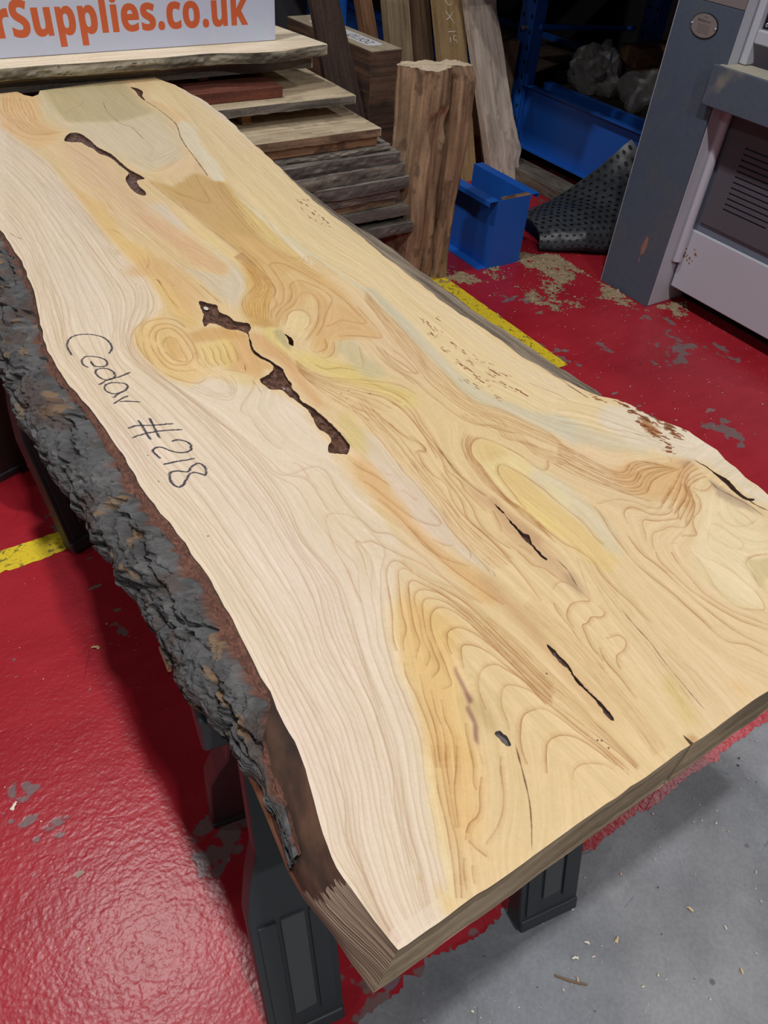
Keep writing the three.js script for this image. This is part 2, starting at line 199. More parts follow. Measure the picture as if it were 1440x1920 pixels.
const TINTS=[
[214,186,139,6,1,496,-2914,1043,-2954,1028,-2095,992,-1331,1070,-683,1068,-402,778,-142,351,-159,242,-150,260,-170,274,-200,287,-231,307,-269,327,-307,326,-305,347,-346,359,-388,371,-430,391,-477,415,-517,497,-614,495,-650,495,-698,495,-740,499,-811,510,-821,514,-889,522,-954,513,-998,494,-1036,481,-1078,446,-1126,406,-1112,382,-1120,360,-1147,343,-1217,342,-1272,354,-1319,372,-1341,409,-1361,441,-1398,454,-1447,459,-1510,454,-1603,453,-1693,450,-1625,450,-1709,453,-1804,454,-1898,453,-1991,454,-2098,462,-2238,449,-2347,430,-2452,415,-2573],
[211,192,160,25,0.8,489,-821,495,-740,495,-650,508,-591,512,-526,507,-485,505,-466,483,-524,466,-571,435,-551,417,-524,409,-559,395,-692,422,-787],
[218,197,152,10,1,1009,-2929,1041,-2687,1043,-2380,1015,-2053,1001,-1795,986,-1606,954,-1257,971,-1076,966,-926,982,-818,1010,-728,1047,-653,1058,-593,984,-595,951,-669,871,-696,855,-794,825,-851,832,-941,847,-1034,866,-1196,866,-1276,834,-1433,818,-1595,830,-1762,851,-1946,892,-2124,932,-2327,911,-2481,898,-2673],
[220,200,169,14,0.7,968,-1438,954,-1257,975,-1123,967,-1012,971,-888,986,-822,1006,-762,949,-781,936,-848,933,-979,939,-1105,921,-1220],
[176,164,122,9,0.95,625,-2913,754,-2921,897,-2913,870,-2660,871,-2564,742,-2505,596,-2556,596,-2671],
[202,190,159,12,0.9,582,-2854,625,-2899,596,-2658,596,-2544,763,-2510,890,-2571,857,-2317,789,-2142,665,-2089,633,-2244,596,-2460,570,-2554,562,-2683],
[217,179,125,7,0.95,493,-2898,560,-2890,592,-2823,533,-2579,557,-2474,502,-2380,461,-2353,431,-2497,420,-2595],
[207,177,139,9,0.95,542,-2399,580,-2362,596,-2258,614,-2148,614,-2080,591,-1996,605,-1936,597,-1673,629,-1499,577,-1523,568,-1633,548,-1765,540,-1972,509,-2122,512,-2250],
[214,177,112,7,0.95,475,-2284,464,-2112,478,-2033,501,-1920,483,-1753,474,-1614,483,-1722,506,-1636,498,-1544,498,-1462,486,-1370,484,-1306,451,-1271,447,-1349,453,-1427,462,-1509,453,-1693,451,-1789,459,-1955],
[205,167,116,9,0.8,424,-1556,493,-1618,528,-1570,536,-1474,538,-1401,505,-1361,489,-1303,477,-1348,484,-1426,475,-1517],
[204,191,165,5,0.9,597,-1897,633,-1862,628,-1693,648,-1572,648,-1421,566,-1318,556,-1406,547,-1499,531,-1576,552,-1527,609,-1455,635,-1497,634,-1664,607,-1730],
[207,169,125,5,0.9,549,-1878,591,-1783,616,-1663,629,-1499,606,-1456,577,-1523,568,-1633,548,-1765],
[187,152,89,7,0.95,657,-2035,693,-1970,790,-2043,806,-1975,834,-1953,814,-1806,758,-1582,740,-1447,687,-1471,681,-1624,672,-1742,663,-1869],
[210,185,116,4,0.9,834,-1953,822,-1821,823,-1711,804,-1569,794,-1422,767,-1435,767,-1578,771,-1699],
[218,194,131,6,0.8,663,-1869,669,-1718,672,-1605,677,-1505,661,-1483,644,-1572,634,-1693,636,-1845],
[214,204,179,5,0.95,883,-2417,919,-2458,940,-2416,907,-2298,882,-2174,875,-2086,848,-1978,825,-1957,808,-1979,827,-2083,842,-2213,861,-2328],
[216,178,124,6,0.8,911,-2481,910,-2566,898,-2673,915,-2683,941,-2599,944,-2497,916,-2359,877,-2200,899,-2289,934,-2432],
[220,210,180,3,0.9,840,-1961,826,-1829,828,-1736,824,-1642,813,-1533,811,-1429,800,-1434,801,-1531,808,-1624,812,-1725,816,-1824],
[209,200,169,4,0.8,806,-1600,812,-1480,831,-1391,838,-1290,840,-1162,830,-1056,844,-1077,852,-1181,851,-1311,836,-1425,831,-1541,829,-1590],
[204,165,104,7,0.9,693,-1651,735,-1632,773,-1536,797,-1392,806,-1292,773,-1095,725,-1107,683,-1123,652,-1084,629,-1096,649,-1162,689,-1235,676,-1265,612,-1225,596,-1233,673,-1349,701,-1494,696,-1586],
[214,185,131,6,0.7,755,-1426,766,-1372,776,-1320,781,-1272,779,-1216,757,-1264,752,-1311,740,-1373,715,-1362,716,-1395],
[206,164,89,6,0.9,672,-1521,693,-1476,679,-1366,605,-1252,572,-1262,577,-1313,623,-1379],
[179,135,66,6,0.8,575,-1267,605,-1252,614,-1218,584,-1227,563,-1249],
[220,200,144,5,0.95,619,-1216,648,-1248,681,-1263,687,-1230,669,-1197,628,-1166],
[216,191,139,6,0.7,731,-1308,734,-1281,706,-1226,673,-1184,679,-1216,690,-1258,681,-1275],
[210,190,116,9,0.9,598,-1132,616,-1102,645,-1072,673,-1022,693,-962,721,-900,691,-857,670,-927,628,-996,592,-1053,581,-1089],
[189,179,141,6,0.85,683,-1123,725,-1107,711,-1055,718,-1000,707,-975,671,-974,667,-1036,670,-1075],
[216,194,120,4,0.95,570,-1223,603,-1218,610,-1175,594,-1124,576,-1122,573,-1161],
[174,159,118,2.5,0.9,593,-1211,609,-1208,611,-1183,600,-1145,589,-1136,587,-1165],
[203,157,106,5,0.9,557,-1229,571,-1200,580,-1120,568,-1026,561,-929,547,-950,551,-1025,554,-1102,540,-1140,537,-1179],
[204,159,101,5,0.9,511,-1252,547,-1228,527,-1157,537,-1101,498,-1072,480,-1100,456,-1132],
[216,192,116,5,0.85,436,-1237,509,-1231,501,-1175,475,-1126,430,-1154],
[195,149,86,5,0.8,480,-1282,531,-1245,542,-1214,492,-1227,436,-1237,441,-1276],
[216,183,120,7,0.85,360,-1334,393,-1350,427,-1346,441,-1276,430,-1187,420,-1132,383,-1109,354,-1139,344,-1220,344,-1282],
[201,163,97,2,0.8,385,-1233,394,-1263,408,-1275,416,-1265,412,-1220,405,-1183,391,-1196],
[215,191,133,6,0.8,416,-1155,473,-1121,489,-1070,477,-1045,445,-1092,412,-1125],
[190,185,160,5,0.85,852,-1290,844,-1214,833,-1130,824,-1058,815,-990,809,-924,803,-862,808,-829,832,-796,847,-753,864,-706,879,-651,924,-698,888,-752,861,-801,839,-834,832,-869,835,-945,850,-1039,858,-1112,866,-1196,869,-1282],
[191,185,158,8,0.7,913,-742,933,-687,960,-635,993,-590,977,-575,930,-605,891,-644,871,-696],
[211,200,182,7,0.9,997,-714,1076,-694,1096,-592,1088,-521,1068,-443,1068,-402,1037,-380,1045,-456,1045,-517,1005,-547,974,-600,957,-675],
[199,160,103,6,0.85,886,-576,932,-573,953,-553,1012,-534,1029,-516,978,-492,951,-442,919,-433,923,-457,906,-491,885,-490,873,-517,875,-565],
[160,140,112,3,0.85,1015,-477,1015,-456,1022,-419,1019,-378,1004,-409,991,-436],
[150,124,112,6,0.6,1003,-526,1028,-535,1036,-522,1003,-513],
[218,199,142,5,0.9,731,-743,756,-729,775,-675,784,-627,776,-569,781,-528,762,-461,754,-417,742,-441,753,-499,755,-581,745,-640,731,-672,715,-660,696,-582,697,-537,695,-568,692,-635,704,-712],
[207,177,120,6,0.8,732,-744,752,-729,765,-693,738,-681,701,-684,703,-713],
[212,183,118,4,0.9,729,-673,743,-645,752,-591,753,-499,749,-448,744,-413,705,-419,702,-477,695,-534,698,-585,707,-639],
[223,201,124,8,0.8,702,-618,704,-578,714,-535,703,-494,693,-532,691,-577],
[205,192,160,5,0.95,777,-648,794,-588,795,-536,785,-474,754,-417,744,-443,752,-485,752,-536,751,-583,750,-624],
[220,204,152,7,0.7,772,-621,772,-564,768,-527,753,-551,751,-583],
[189,154,116,6,0.85,655,-672,662,-624,671,-581,677,-534,671,-488,665,-438,656,-399,648,-432,638,-470,633,-509,632,-552,650,-592,641,-628],
[168,126,93,4,0.6,660,-625,672,-611,664,-577,665,-547,676,-520,663,-492,657,-524,654,-568,655,-605],
[150,126,100,5,0.6,667,-440,656,-396,649,-403,650,-434],
[208,192,165,4,0.95,580,-861,592,-832,585,-769,584,-700,576,-627,566,-576,566,-534,569,-494,558,-503,551,-543,551,-563,537,-577,532,-641,540,-692,542,-738,548,-781,557,-819],
[203,162,104,6,0.85,526,-814,548,-781,542,-738,536,-687,528,-583,548,-518,550,-442,524,-458,516,-530,509,-607,505,-689,506,-750],
[199,181,114,6,0.8,591,-927,576,-840,554,-790,549,-810,540,-837,562,-908],
[200,173,106,4,0.8,501,-698,500,-602,492,-606,495,-698],
[181,141,99,7,0.85,554,-504,560,-477,561,-429,559,-379,552,-324,556,-289,544,-236,538,-244,539,-299,544,-356,542,-422,540,-486],
[214,176,112,9,0.85,416,-519,443,-510,462,-481,471,-442,433,-404,412,-354,380,-294,364,-274,323,-298,347,-346,360,-390,372,-432,391,-477],
[213,173,108,8,0.7,343,-332,379,-311,362,-255,330,-214,302,-209,300,-219,299,-238,312,-273],
[215,183,135,8,0.7,293,-214,316,-196,339,-195,357,-171,295,-170,268,-171],
[168,142,93,7,0.8,410,-355,419,-338,421,-291,409,-303,407,-343],
[227,204,144,3,0.9,339,-335,320,-293,300,-256,282,-221,271,-194,261,-171,256,-170,271,-206,289,-244,310,-287,329,-324],
[222,202,150,6,0.7,416,-525,392,-481,372,-432,360,-390,355,-385,363,-420,377,-463,397,-507],
[220,204,163,10,0.8,973,-476,986,-454,1018,-366,952,-318,856,-256,823,-275,826,-323,846,-377,887,-399,942,-432],
[188,171,120,3,0.85,886,-269,889,-285,900,-305,905,-320,916,-326,934,-325,952,-318],
[207,165,99,5,0.7,716,-206,723,-197,723,-171,715,-171,710,-191],
[201,179,112,5,0.8,660,-261,655,-236,640,-204,633,-183,616,-183,625,-213,633,-244],
[172,125,72,3,0.8,605,-185,613,-178,615,-170,603,-170,600,-176],
[120,82,72,1.6,0.85,434,-401,428,-384,421,-366,414,-346,408,-333,398,-316,385,-300,385,-306,397,-321,404,-338,410,-353,419,-372],
[220,182,116,4,0.8,252,-193,258,-183,261,-171,245,-169,248,-179],
[152,104,56,2,0.85,1037,-658,1050,-641,1038,-613,1022,-602,1020,-618,1024,-635],
[112,72,44,1.5,0.9,1073,-629,1078,-614,1066,-598,1054,-604,1058,-617],
[92,60,40,1,0.9,1044,-659,1052,-650,1049,-641,1040,-646],
[191,161,93,2,0.8,241,-209,245,-206,244,-204,240,-206]];
const PEN=[
[232,-1293,233,-1323,237,-1336,252,-1355,266,-1356,285,-1347,301,-1327,305,-1296,301,-1281,293,-1269],
[255,-1258,257,-1239,270,-1232,278,-1237,279,-1253,266,-1270,252,-1277,243,-1270,240,-1255,244,-1242],
[256,-1228,252,-1223,251,-1207,260,-1189,270,-1187,278,-1196,277,-1215,268,-1226,256,-1228],
[246,-1180,263,-1188,284,-1188,304,-1193],
[282,-1166,266,-1176,252,-1173,249,-1157,257,-1143,274,-1142,285,-1151,285,-1161,282,-1166],
[274,-1143,261,-1137,253,-1132],
[249,-1115,263,-1122,276,-1126],
[259,-1116,272,-1110,287,-1100],
[267,-1051,267,-1023,266,-995],
[285,-1048,283,-1020,280,-992],
[245,-1039,260,-1039,281,-1029,312,-1018],
[243,-1012,260,-1013,288,-1008,319,-996],
[294,-974,302,-974,313,-964,316,-949,310,-939,298,-939,285,-950,273,-968,262,-970,259,-964,260,-954,262,-942],
[262,-926,282,-923,308,-917],
[307,-871,303,-877,293,-887,284,-883,271,-869,262,-865,256,-877,258,-894,263,-903,273,-902,286,-893,299,-902,308,-904,313,-898,313,-884,307,-873]];
const DOTS=[248,-958,257,-749,240,-892,520,-327,509,-227,513,-224,513,-213,648,-941,604,-965,620,-966,604,-947,989,-2212,959,-1967,949,-1881,995,-1847,650,-941,422,-1576,428,-1503,493,-1465];
const WORM_TRACKS=[887,-1117,891,-1102,887,-1091,871,-1060,871,-1050,890,-1070,918,-1102,887,-1014,888,-1004,856,-1002,858,-995,891,-982,854,-952,856,-943,854,-929,878,-946,879,-940,859,-921,857,-900,855,-890,856,-881,895,-944,908,-920,896,-900,896,-894,884,-886,898,-885,910,-873,869,-877,856,-859,829,-892,838,-876,884,-859,888,-851,892,-838,899,-826,900,-810,851,-827];
const WORM_TRACKS_FAR=[950,-1767,951,-1748,966,-1761,976,-1757,934,-1709,925,-1659,926,-1654,946,-1676,951,-1657,954,-1642,951,-1630,953,-1620,953,-1612,943,-1590,933,-1612,933,-1638,958,-1690,956,-1727,992,-1675];
const ROT_HOLES=[1045,-651,1046,-638,1037,-623,1031,-631,1030,-641,1051,-625,1061,-625,1069,-616,1065,-603,1037,-609,1036,-595,1025,-586,1027,-578,1019,-569,1011,-562,1059,-587,1067,-588,1055,-580,1086,-597,1064,-654,1064,-644,1064,-636,1042,-670,1041,-676,1046,-689,1045,-695,1041,-710,1014,-732,1011,-741,1025,-605,1025,-615,1027,-648,1070,-611,1061,-606,1057,-673,1044,-667];// ---------------------------------------------------------------- helpers
function rng(seed) { let s = seed >>> 0; return () => { s = (s + 0x6d2b79f5) | 0; let t = Math.imul(s ^ (s >>> 15), 1 | s); t = (t + Math.imul(t ^ (t >>> 7), 61 | t)) ^ t; return ((t ^ (t >>> 14)) >>> 0) / 4294967296; }; }
const clamp = (v, a, b) => (v < a ? a : v > b ? b : v), lerp = (a, b, t) => a + (b - a) * t;
const smooth = (a, b, v) => { const t = clamp((v - a) / (b - a), 0, 1); return t * t * (3 - 2 * t); };
const NT = new Float32Array(65536); { const r = rng(77); for (let i = 0; i < 65536; i++) NT[i] = r(); }
const lat = (x, y) => NT[((x & 255) + ((y & 255) << 8))];
function noise(x, y) { const ix = Math.floor(x), iy = Math.floor(y); let fx = x - ix, fy = y - iy; fx = fx * fx * (3 - 2 * fx); fy = fy * fy * (3 - 2 * fy); return lerp(lerp(lat(ix, iy), lat(ix + 1, iy), fx), lerp(lat(ix, iy + 1), lat(ix + 1, iy + 1), fx), fy); }
function fbm(x, y, o = 4) { let s = 0, a = 0.5, n = 0; for (let i = 0; i < o; i++) { s += a * noise(x, y); n += a; a *= 0.5; x = x * 2.03 + 17.3; y = y * 2.03 + 5.7; } return s / n; }
// noise that repeats every px, py cells
function pnoise(x, y, px, py) { const ix = Math.floor(x), iy = Math.floor(y); let fx = x - ix, fy = y - iy; fx = fx * fx * (3 - 2 * fx); fy = fy * fy * (3 - 2 * fy); const m = (a, b) => ((a % b) + b) % b, x0 = m(ix, px), x1 = m(ix + 1, px), y0 = m(iy, py), y1 = m(iy + 1, py); return lerp(lerp(lat(x0, y0), lat(x1, y0), fx), lerp(lat(x0, y1), lat(x1, y1), fx), fy); }
function pfbm(x, y, px, py, o = 4) { let s = 0, a = 0.5, n = 0; for (let i = 0; i < o; i++) { s += a * pnoise(x + i * 31, y + i * 57, px, py); n += a; a *= 0.5; x *= 2; y *= 2; px *= 2; py *= 2; } return s / n; }

const used = {};
function numbered(name) { if (!(name in used)) { used[name] = 0; return name; } used[name]++; return name + '_' + String(used[name]).padStart(3, '0'); }
function shade(o) { o.traverse((m) => { if (m.isMesh) { m.castShadow = true; m.receiveShadow = true; } }); return o; }
function info(o, label, category, group, kind) { o.userData.label = label; o.userData.category = category; if (group) o.userData.group = group; if (kind) o.userData.kind = kind; return o; }
function thing(name, label, category, pos = [0, 0, 0], turn = 0, group) { const g = new THREE.Group(); g.name = numbered(name); g.position.set(...pos); g.rotation.y = turn; scene.add(g); return info(g, label, category, group); }
function part(name, geo, mat, parent, label) { const m = new THREE.Mesh(geo, mat); m.name = name; m.castShadow = m.receiveShadow = true; if (label) m.userData.label = label; parent.add(m); return m; }
function single(name, geo, mat, label, category, group, kind) { const m = new THREE.Mesh(geo, mat); m.name = numbered(name); m.castShadow = m.receiveShadow = true; scene.add(m); return info(m, label, category, group, kind); }
function struct(name, geo, mat, label) { const m = new THREE.Mesh(geo, mat); m.name = name; m.castShadow = m.receiveShadow = true; scene.add(m); m.userData = { kind: 'structure', label, category: name.split('_')[0] }; return m; }

const canvasOf = (w, h) => { const c = document.createElement('canvas'); c.width = w; c.height = h; return c; };
function texOf(c, srgb = true, wrap = true) { const t = new THREE.CanvasTexture(c); if (srgb) t.colorSpace = THREE.SRGBColorSpace; if (wrap) t.wrapS = t.wrapT = THREE.RepeatWrapping; return t; }
function pixels(w, h, fn) { const c = canvasOf(w, h), x = c.getContext('2d'), im = x.createImageData(w, h), d = im.data; for (let j = 0, i = 0; j < h; j++) for (let k = 0; k < w; k++, i += 4) { const v = fn(k, j); d[i] = v[0]; d[i + 1] = v[1]; d[i + 2] = v[2]; d[i + 3] = 255; } x.putImageData(im, 0, 0); return c; }
const rgb = (r, g, b) => new THREE.Color().setRGB(r / 255, g / 255, b / 255, THREE.SRGBColorSpace);

// uv in metres: u runs along the grain axis, v across it, chosen per face from its normal
function metreUV(geo, grain = 'x', scale = 1, off = 0) {
  const g = geo.index ? geo.toNonIndexed() : geo; if (!g.attributes.normal) g.computeVertexNormals();
  const p = g.attributes.position, n = p.count, uv = new Float32Array(n * 2), A = { x: 0, y: 1, z: 2 }[grain];
  const a = new THREE.Vector3(), b = new THREE.Vector3(), c = new THREE.Vector3();
  for (let i = 0; i < n; i += 3) {
    a.fromBufferAttribute(p, i); b.fromBufferAttribute(p, i + 1).sub(a); c.fromBufferAttribute(p, i + 2).sub(a); b.cross(c);
    const m = [Math.abs(b.x), Math.abs(b.y), Math.abs(b.z)], w = m.indexOf(Math.max(...m));
    let ua = A, va = [0, 1, 2].find((q) => q !== A && q !== w);
    if (w === A) { ua = (A + 1) % 3; va = (A + 2) % 3; }
    for (let k = 0; k < 3; k++) { const q = [p.getX(i + k), p.getY(i + k), p.getZ(i + k)]; uv[(i + k) * 2] = q[ua] * scale + off; uv[(i + k) * 2 + 1] = q[va] * scale + off * 1.7; }
  }
  g.setAttribute('uv', new THREE.BufferAttribute(uv, 2)); return g;
}
function box(x0, x1, y0, y1, z0, z1, grain = 'x', r = 0.002, off = 0) {
  const g = r > 0 ? new RoundedBoxGeometry(x1 - x0, y1 - y0, z1 - z0, 1, Math.min(r, (x1 - x0) / 3, (y1 - y0) / 3, (z1 - z0) / 3)) : new THREE.BoxGeometry(x1 - x0, y1 - y0, z1 - z0);
  g.translate((x0 + x1) / 2, (y0 + y1) / 2, (z0 + z1) / 2); return metreUV(g, grain, 1, off);
}
const join = (a) => mergeGeometries(a.map((g) => { const q = g.index ? g.toNonIndexed() : g; for (const k of Object.keys(q.attributes)) if (!['position', 'normal', 'uv'].includes(k)) q.deleteAttribute(k); return q; }));
// a grid surface: f(i / nu, j / nv) -> [x, y, z]; optional colour function
function grid(nu, nv, f, col, uvf) {
  const P = [], C = [], U = [], I = [];
  for (let j = 0; j <= nv; j++) for (let i = 0; i <= nu; i++) { const u = i / nu, v = j / nv, q = f(u, v); P.push(...q); if (col) C.push(...col(u, v, q)); const w = uvf ? uvf(u, v, q) : [u, v]; U.push(...w); }
  for (let j = 0; j < nv; j++) for (let i = 0; i < nu; i++) { const a = j * (nu + 1) + i, b = a + 1, c = a + nu + 1, d = c + 1; I.push(a, c, b, b, c, d); }
  const g = new THREE.BufferGeometry(); g.setAttribute('position', new THREE.Float32BufferAttribute(P, 3)); g.setAttribute('uv', new THREE.Float32BufferAttribute(U, 2));
  if (col) g.setAttribute('color', new THREE.Float32BufferAttribute(C, 3)); g.setIndex(I); g.computeVertexNormals(); return g;
}
const lin = (r, g, b) => { const c = rgb(r, g, b); return [c.r, c.g, c.b]; };

// sawn timber texture: streaks along u over 1 m x 0.5 m
function timber(base, dark, seed, o = {}) {
  const W = 512, H = 256, r = rng(seed), ox = Math.floor(r() * 90), oy = Math.floor(r() * 90), amp = o.amp ?? 1, spot = o.spot ?? 0;
  const c = pixels(W, H, (x, y) => {
    const u = x / W, v = y / H;
    const w = pnoise(u * 4 + ox, v * 4 + oy, 4, 4) * 0.1;
    let s = pfbm(u * 4 + ox, (v + w * 0.4) * 48 + oy, 4, 48, 3) * 0.6 + pfbm(u * 8, v * 10 + oy, 8, 10, 3) * 0.4;
    s = clamp((s - 0.5) * 2.2 * amp + 0.42, 0, 1);
    const sp = spot ? smooth(0.62, 0.72, pfbm(u * 12 + oy, v * 12 + ox, 12, 12, 4)) * spot : 0;
    const f = (pnoise(u * 128, v * 128, 128, 128) - 0.5) * 14;
    return [0, 1, 2].map((k) => clamp(lerp(lerp(base[k], dark[k], s), dark[k] * 0.6, sp) + f, 0, 255));
  });
  const t = texOf(c); t.repeat.set(1, 2); return t;
}
function timberMat(base, dark, seed, o = {}) { const t = timber(base, dark, seed, o); return new THREE.MeshStandardMaterial({ map: t, roughness: o.rough ?? 0.85, bumpMap: t, bumpScale: o.bump ?? 0.0012 }); }

// ================================================================ THE SLAB
const T = 0.84, B = 0.765, Z0 = -2.95, Z1 = -0.166, SPLIT = -1.75, X0 = 0.1, X1 = 1.15;
const toPts = (a) => { const o = []; for (let i = 0; i < a.length; i += 2) o.push([a[i] / 1000, a[i + 1] / 1000]); return o; };
const edgeL = toPts(EDGE_LEFT), edgeR = toPts(EDGE_RIGHT);
edgeL.unshift([0.262, -2.9], [0.272, -2.6], [0.262, -2.25], [0.25, -2.0]); edgeL[edgeL.length - 1][1] = Z1;
edgeR.push([1.068, -0.3], [1.072, Z1]);
function alongZ(poly, z) { if (z <= poly[0][1]) return poly[0][0]; for (let i = 1; i < poly.length; i++) if (z <= poly[i][1]) { const a = poly[i - 1], b = poly[i]; let t = (z - a[1]) / (b[1] - a[1]); return lerp(a[0], b[0], t); } return poly[poly.length - 1][0]; }
const tab = (rows) => (z) => alongZ(rows.map(([zz, v]) => [v, zz]), z);
const XL = (z) => alongZ(edgeL, z) + (noise(z * 40, 3) - 0.5) * 0.004;
const XR = (z) => alongZ(edgeR, z) + (noise(z * 40, 9) - 0.5) * 0.005;
const farEdge = [[0.262, -2.9], [0.492, -2.897], [0.545, -2.9], [0.556, -2.858], [0.575, -2.832], [0.598, -2.85], [0.613, -2.889], [0.748, -2.909], [0.87, -2.924], [1.013, -2.928]];

// ---- smooth polylines
function spline(pts, step) {
  const v = pts.map(([x, z]) => new THREE.Vector3(x, z, 0)); if (v.length < 3) v.splice(1, 0, v[0].clone().lerp(v[1], 0.5));
  const closed = false, c = new THREE.CatmullRomCurve3(v, closed, 'centripetal'), n = Math.max(4, Math.ceil(c.getLength() / step));
  return c.getSpacedPoints(n).map((p) => [p.x, p.y]);
}
function resample(pts, n) { const v = pts.map(([x, z]) => new THREE.Vector3(x, z, 0)); if (v.length < 3) v.splice(1, 0, v[0].clone().lerp(v[1], 0.5)); return new THREE.CatmullRomCurve3(v, false, 'centripetal').getSpacedPoints(n).map((p) => [p.x, p.y]); }

// ---- every growth ring as a polyline in metres
const ringLines = [];
for (const f of RING_FAMILIES) {
  const keys = f.k.map(toPts), n = 160, rs = keys.map((k) => resample(k, n));
  for (let k = 0; k + 1 < rs.length; k++) for (let m = k ? 1 : 1; m <= f.n[k] + (k + 2 < rs.length ? 1 : 0); m++) {
    const t = m / (f.n[k] + 1), id = ringLines.length * 7.13;
    ringLines.push({ p: rs[k].map(([x, z], i) => { const q = rs[k + 1][i], s = i / n; const tt = clamp(t + (noise(s * 5 + id, id) - 0.5) * 0.5 / (f.n[k] + 1), 0, 1); return [lerp(x, q[0], tt), lerp(z, q[1], tt)]; }), a: f.a * (0.6 + 0.7 * noise(id, 2.2)), w: f.t === 's' ? 1.5 : 1.2, t: f.t, wob: f.w });
  }
  if (f.t === 'h') for (const r of [rs[0], rs[rs.length - 1]]) ringLines.push({ p: r, a: f.a, w: 1.3, t: 'h', wob: f.w * 0.6 });
}
for (const r of RINGS) ringLines.push({ p: spline(toPts(r.slice(2)), 0.004), a: r[0], w: r[1], t: 'h', wob: 0.5 });

// ---- direction of the fibres on a 6 mm grid
const CELL = 0.006, GW = Math.ceil((X1 - X0) / CELL), GH = Math.ceil((Z1 - Z0 + 0.02) / CELL);
let TA = new Float32Array(GW * GH), TB = new Float32Array(GW * GH);
for (const L of ringLines) for (let i = 1; i < L.p.length; i++) {
  const [x0, z0] = L.p[i - 1], [x1, z1] = L.p[i], dx = x1 - x0, dz = z1 - z0, l = Math.hypot(dx, dz); if (l < 1e-6) continue;
  const c2 = (dx * dx - dz * dz) / (l * l), s2 = (2 * dx * dz) / (l * l), m = Math.ceil(l / CELL);
  for (let k = 0; k < m; k++) { const gx = Math.floor((lerp(x0, x1, k / m) - X0) / CELL), gz = Math.floor((lerp(z0, z1, k / m) - Z0) / CELL); if (gx < 0 || gz < 0 || gx >= GW || gz >= GH) continue; TA[gz * GW + gx] += c2; TB[gz * GW + gx] += s2; }
}
for (let pass = 0; pass < 26; pass++) {
  const na = new Float32Array(GW * GH), nb = new Float32Array(GW * GH);
  for (let j = 0; j < GH; j++) for (let i = 0; i < GW; i++) { let a = 0, b = 0; for (let q = -1; q <= 1; q++) for (let p = -1; p <= 1; p++) { const k = clamp(j + q, 0, GH - 1) * GW + clamp(i + p, 0, GW - 1); a += TA[k]; b += TB[k]; } na[j * GW + i] = a / 9; nb[j * GW + i] = b / 9; }
  TA = na; TB = nb;
}
const DX = new Float32Array(GW * GH), DZ = new Float32Array(GW * GH);
for (let i = 0; i < GW * GH; i++) { const a = Math.atan2(TB[i], TA[i] - 0.002) / 2; DX[i] = Math.cos(a); DZ[i] = Math.sin(a); }
const dirAt = (x, z) => { const k = clamp(Math.floor((z - Z0) / CELL), 0, GH - 1) * GW + clamp(Math.floor((x - X0) / CELL), 0, GW - 1); return [DX[k], DZ[k]]; };

// ---- the planed face as two textures of 1280 pixels a metre
const PPM = 1280, TW = Math.round((X1 - X0) * PPM);
const WN = new Float32Array(512 * 512); { const r = rng(5); for (let i = 0; i < WN.length; i++) WN[i] = r() - 0.5; }
// streaks of figure that follow the fibres, as a field over the whole face with zero mean and unit spread
function figure(ppm, steps, seed) {
  const w = Math.ceil((X1 - X0) * ppm), h = Math.ceil((Z1 - Z0 + 0.02) * ppm), r = rng(seed), n = new Float32Array(w * h), o = new Float32Array(w * h), kc = 1 / (ppm * CELL); for (let i = 0; i < n.length; i++) n[i] = r() - 0.5;
  let m = 0, q = 0;
  for (let y = 0; y < h; y++) for (let x = 0; x < w; x++) {
    let s = n[y * w + x];
    for (let side = 0; side < 2; side++) { let px = x, py = y, lx = 0, lz = 0; for (let k = 0; k < steps; k++) { const g = Math.min(GH - 1, (py * kc) | 0) * GW + Math.min(GW - 1, (px * kc) | 0); let dx = DX[g], dz = DZ[g]; if (k === 0) { if (side) { dx = -dx; dz = -dz; } } else if (dx * lx + dz * lz < 0) { dx = -dx; dz = -dz; } lx = dx; lz = dz; px += dx; py += dz; if (px < 0 || py < 0 || px >= w || py >= h) break; s += n[(py | 0) * w + (px | 0)]; } }
    o[y * w + x] = s; m += s; q += s * s;
  }
  m /= o.length; const sd = Math.sqrt(q / o.length - m * m); for (let i = 0; i < o.length; i++) o[i] = (o[i] - m) / sd;
  return (xm, zm) => { const fx = clamp((xm - X0) * ppm - 0.5, 0, w - 1.01), fy = clamp((zm - Z0) * ppm - 0.5, 0, h - 1.01), ix = fx | 0, iy = fy | 0, tx = fx - ix, ty = fy - iy, i = iy * w + ix; return (o[i] * (1 - tx) + o[i + 1] * tx) * (1 - ty) + (o[i + w] * (1 - tx) + o[i + w + 1] * tx) * ty; };
}
const figBroad = figure(150, 26, 3), figMid = figure(340, 34, 4), figFine = figure(700, 26, 6);
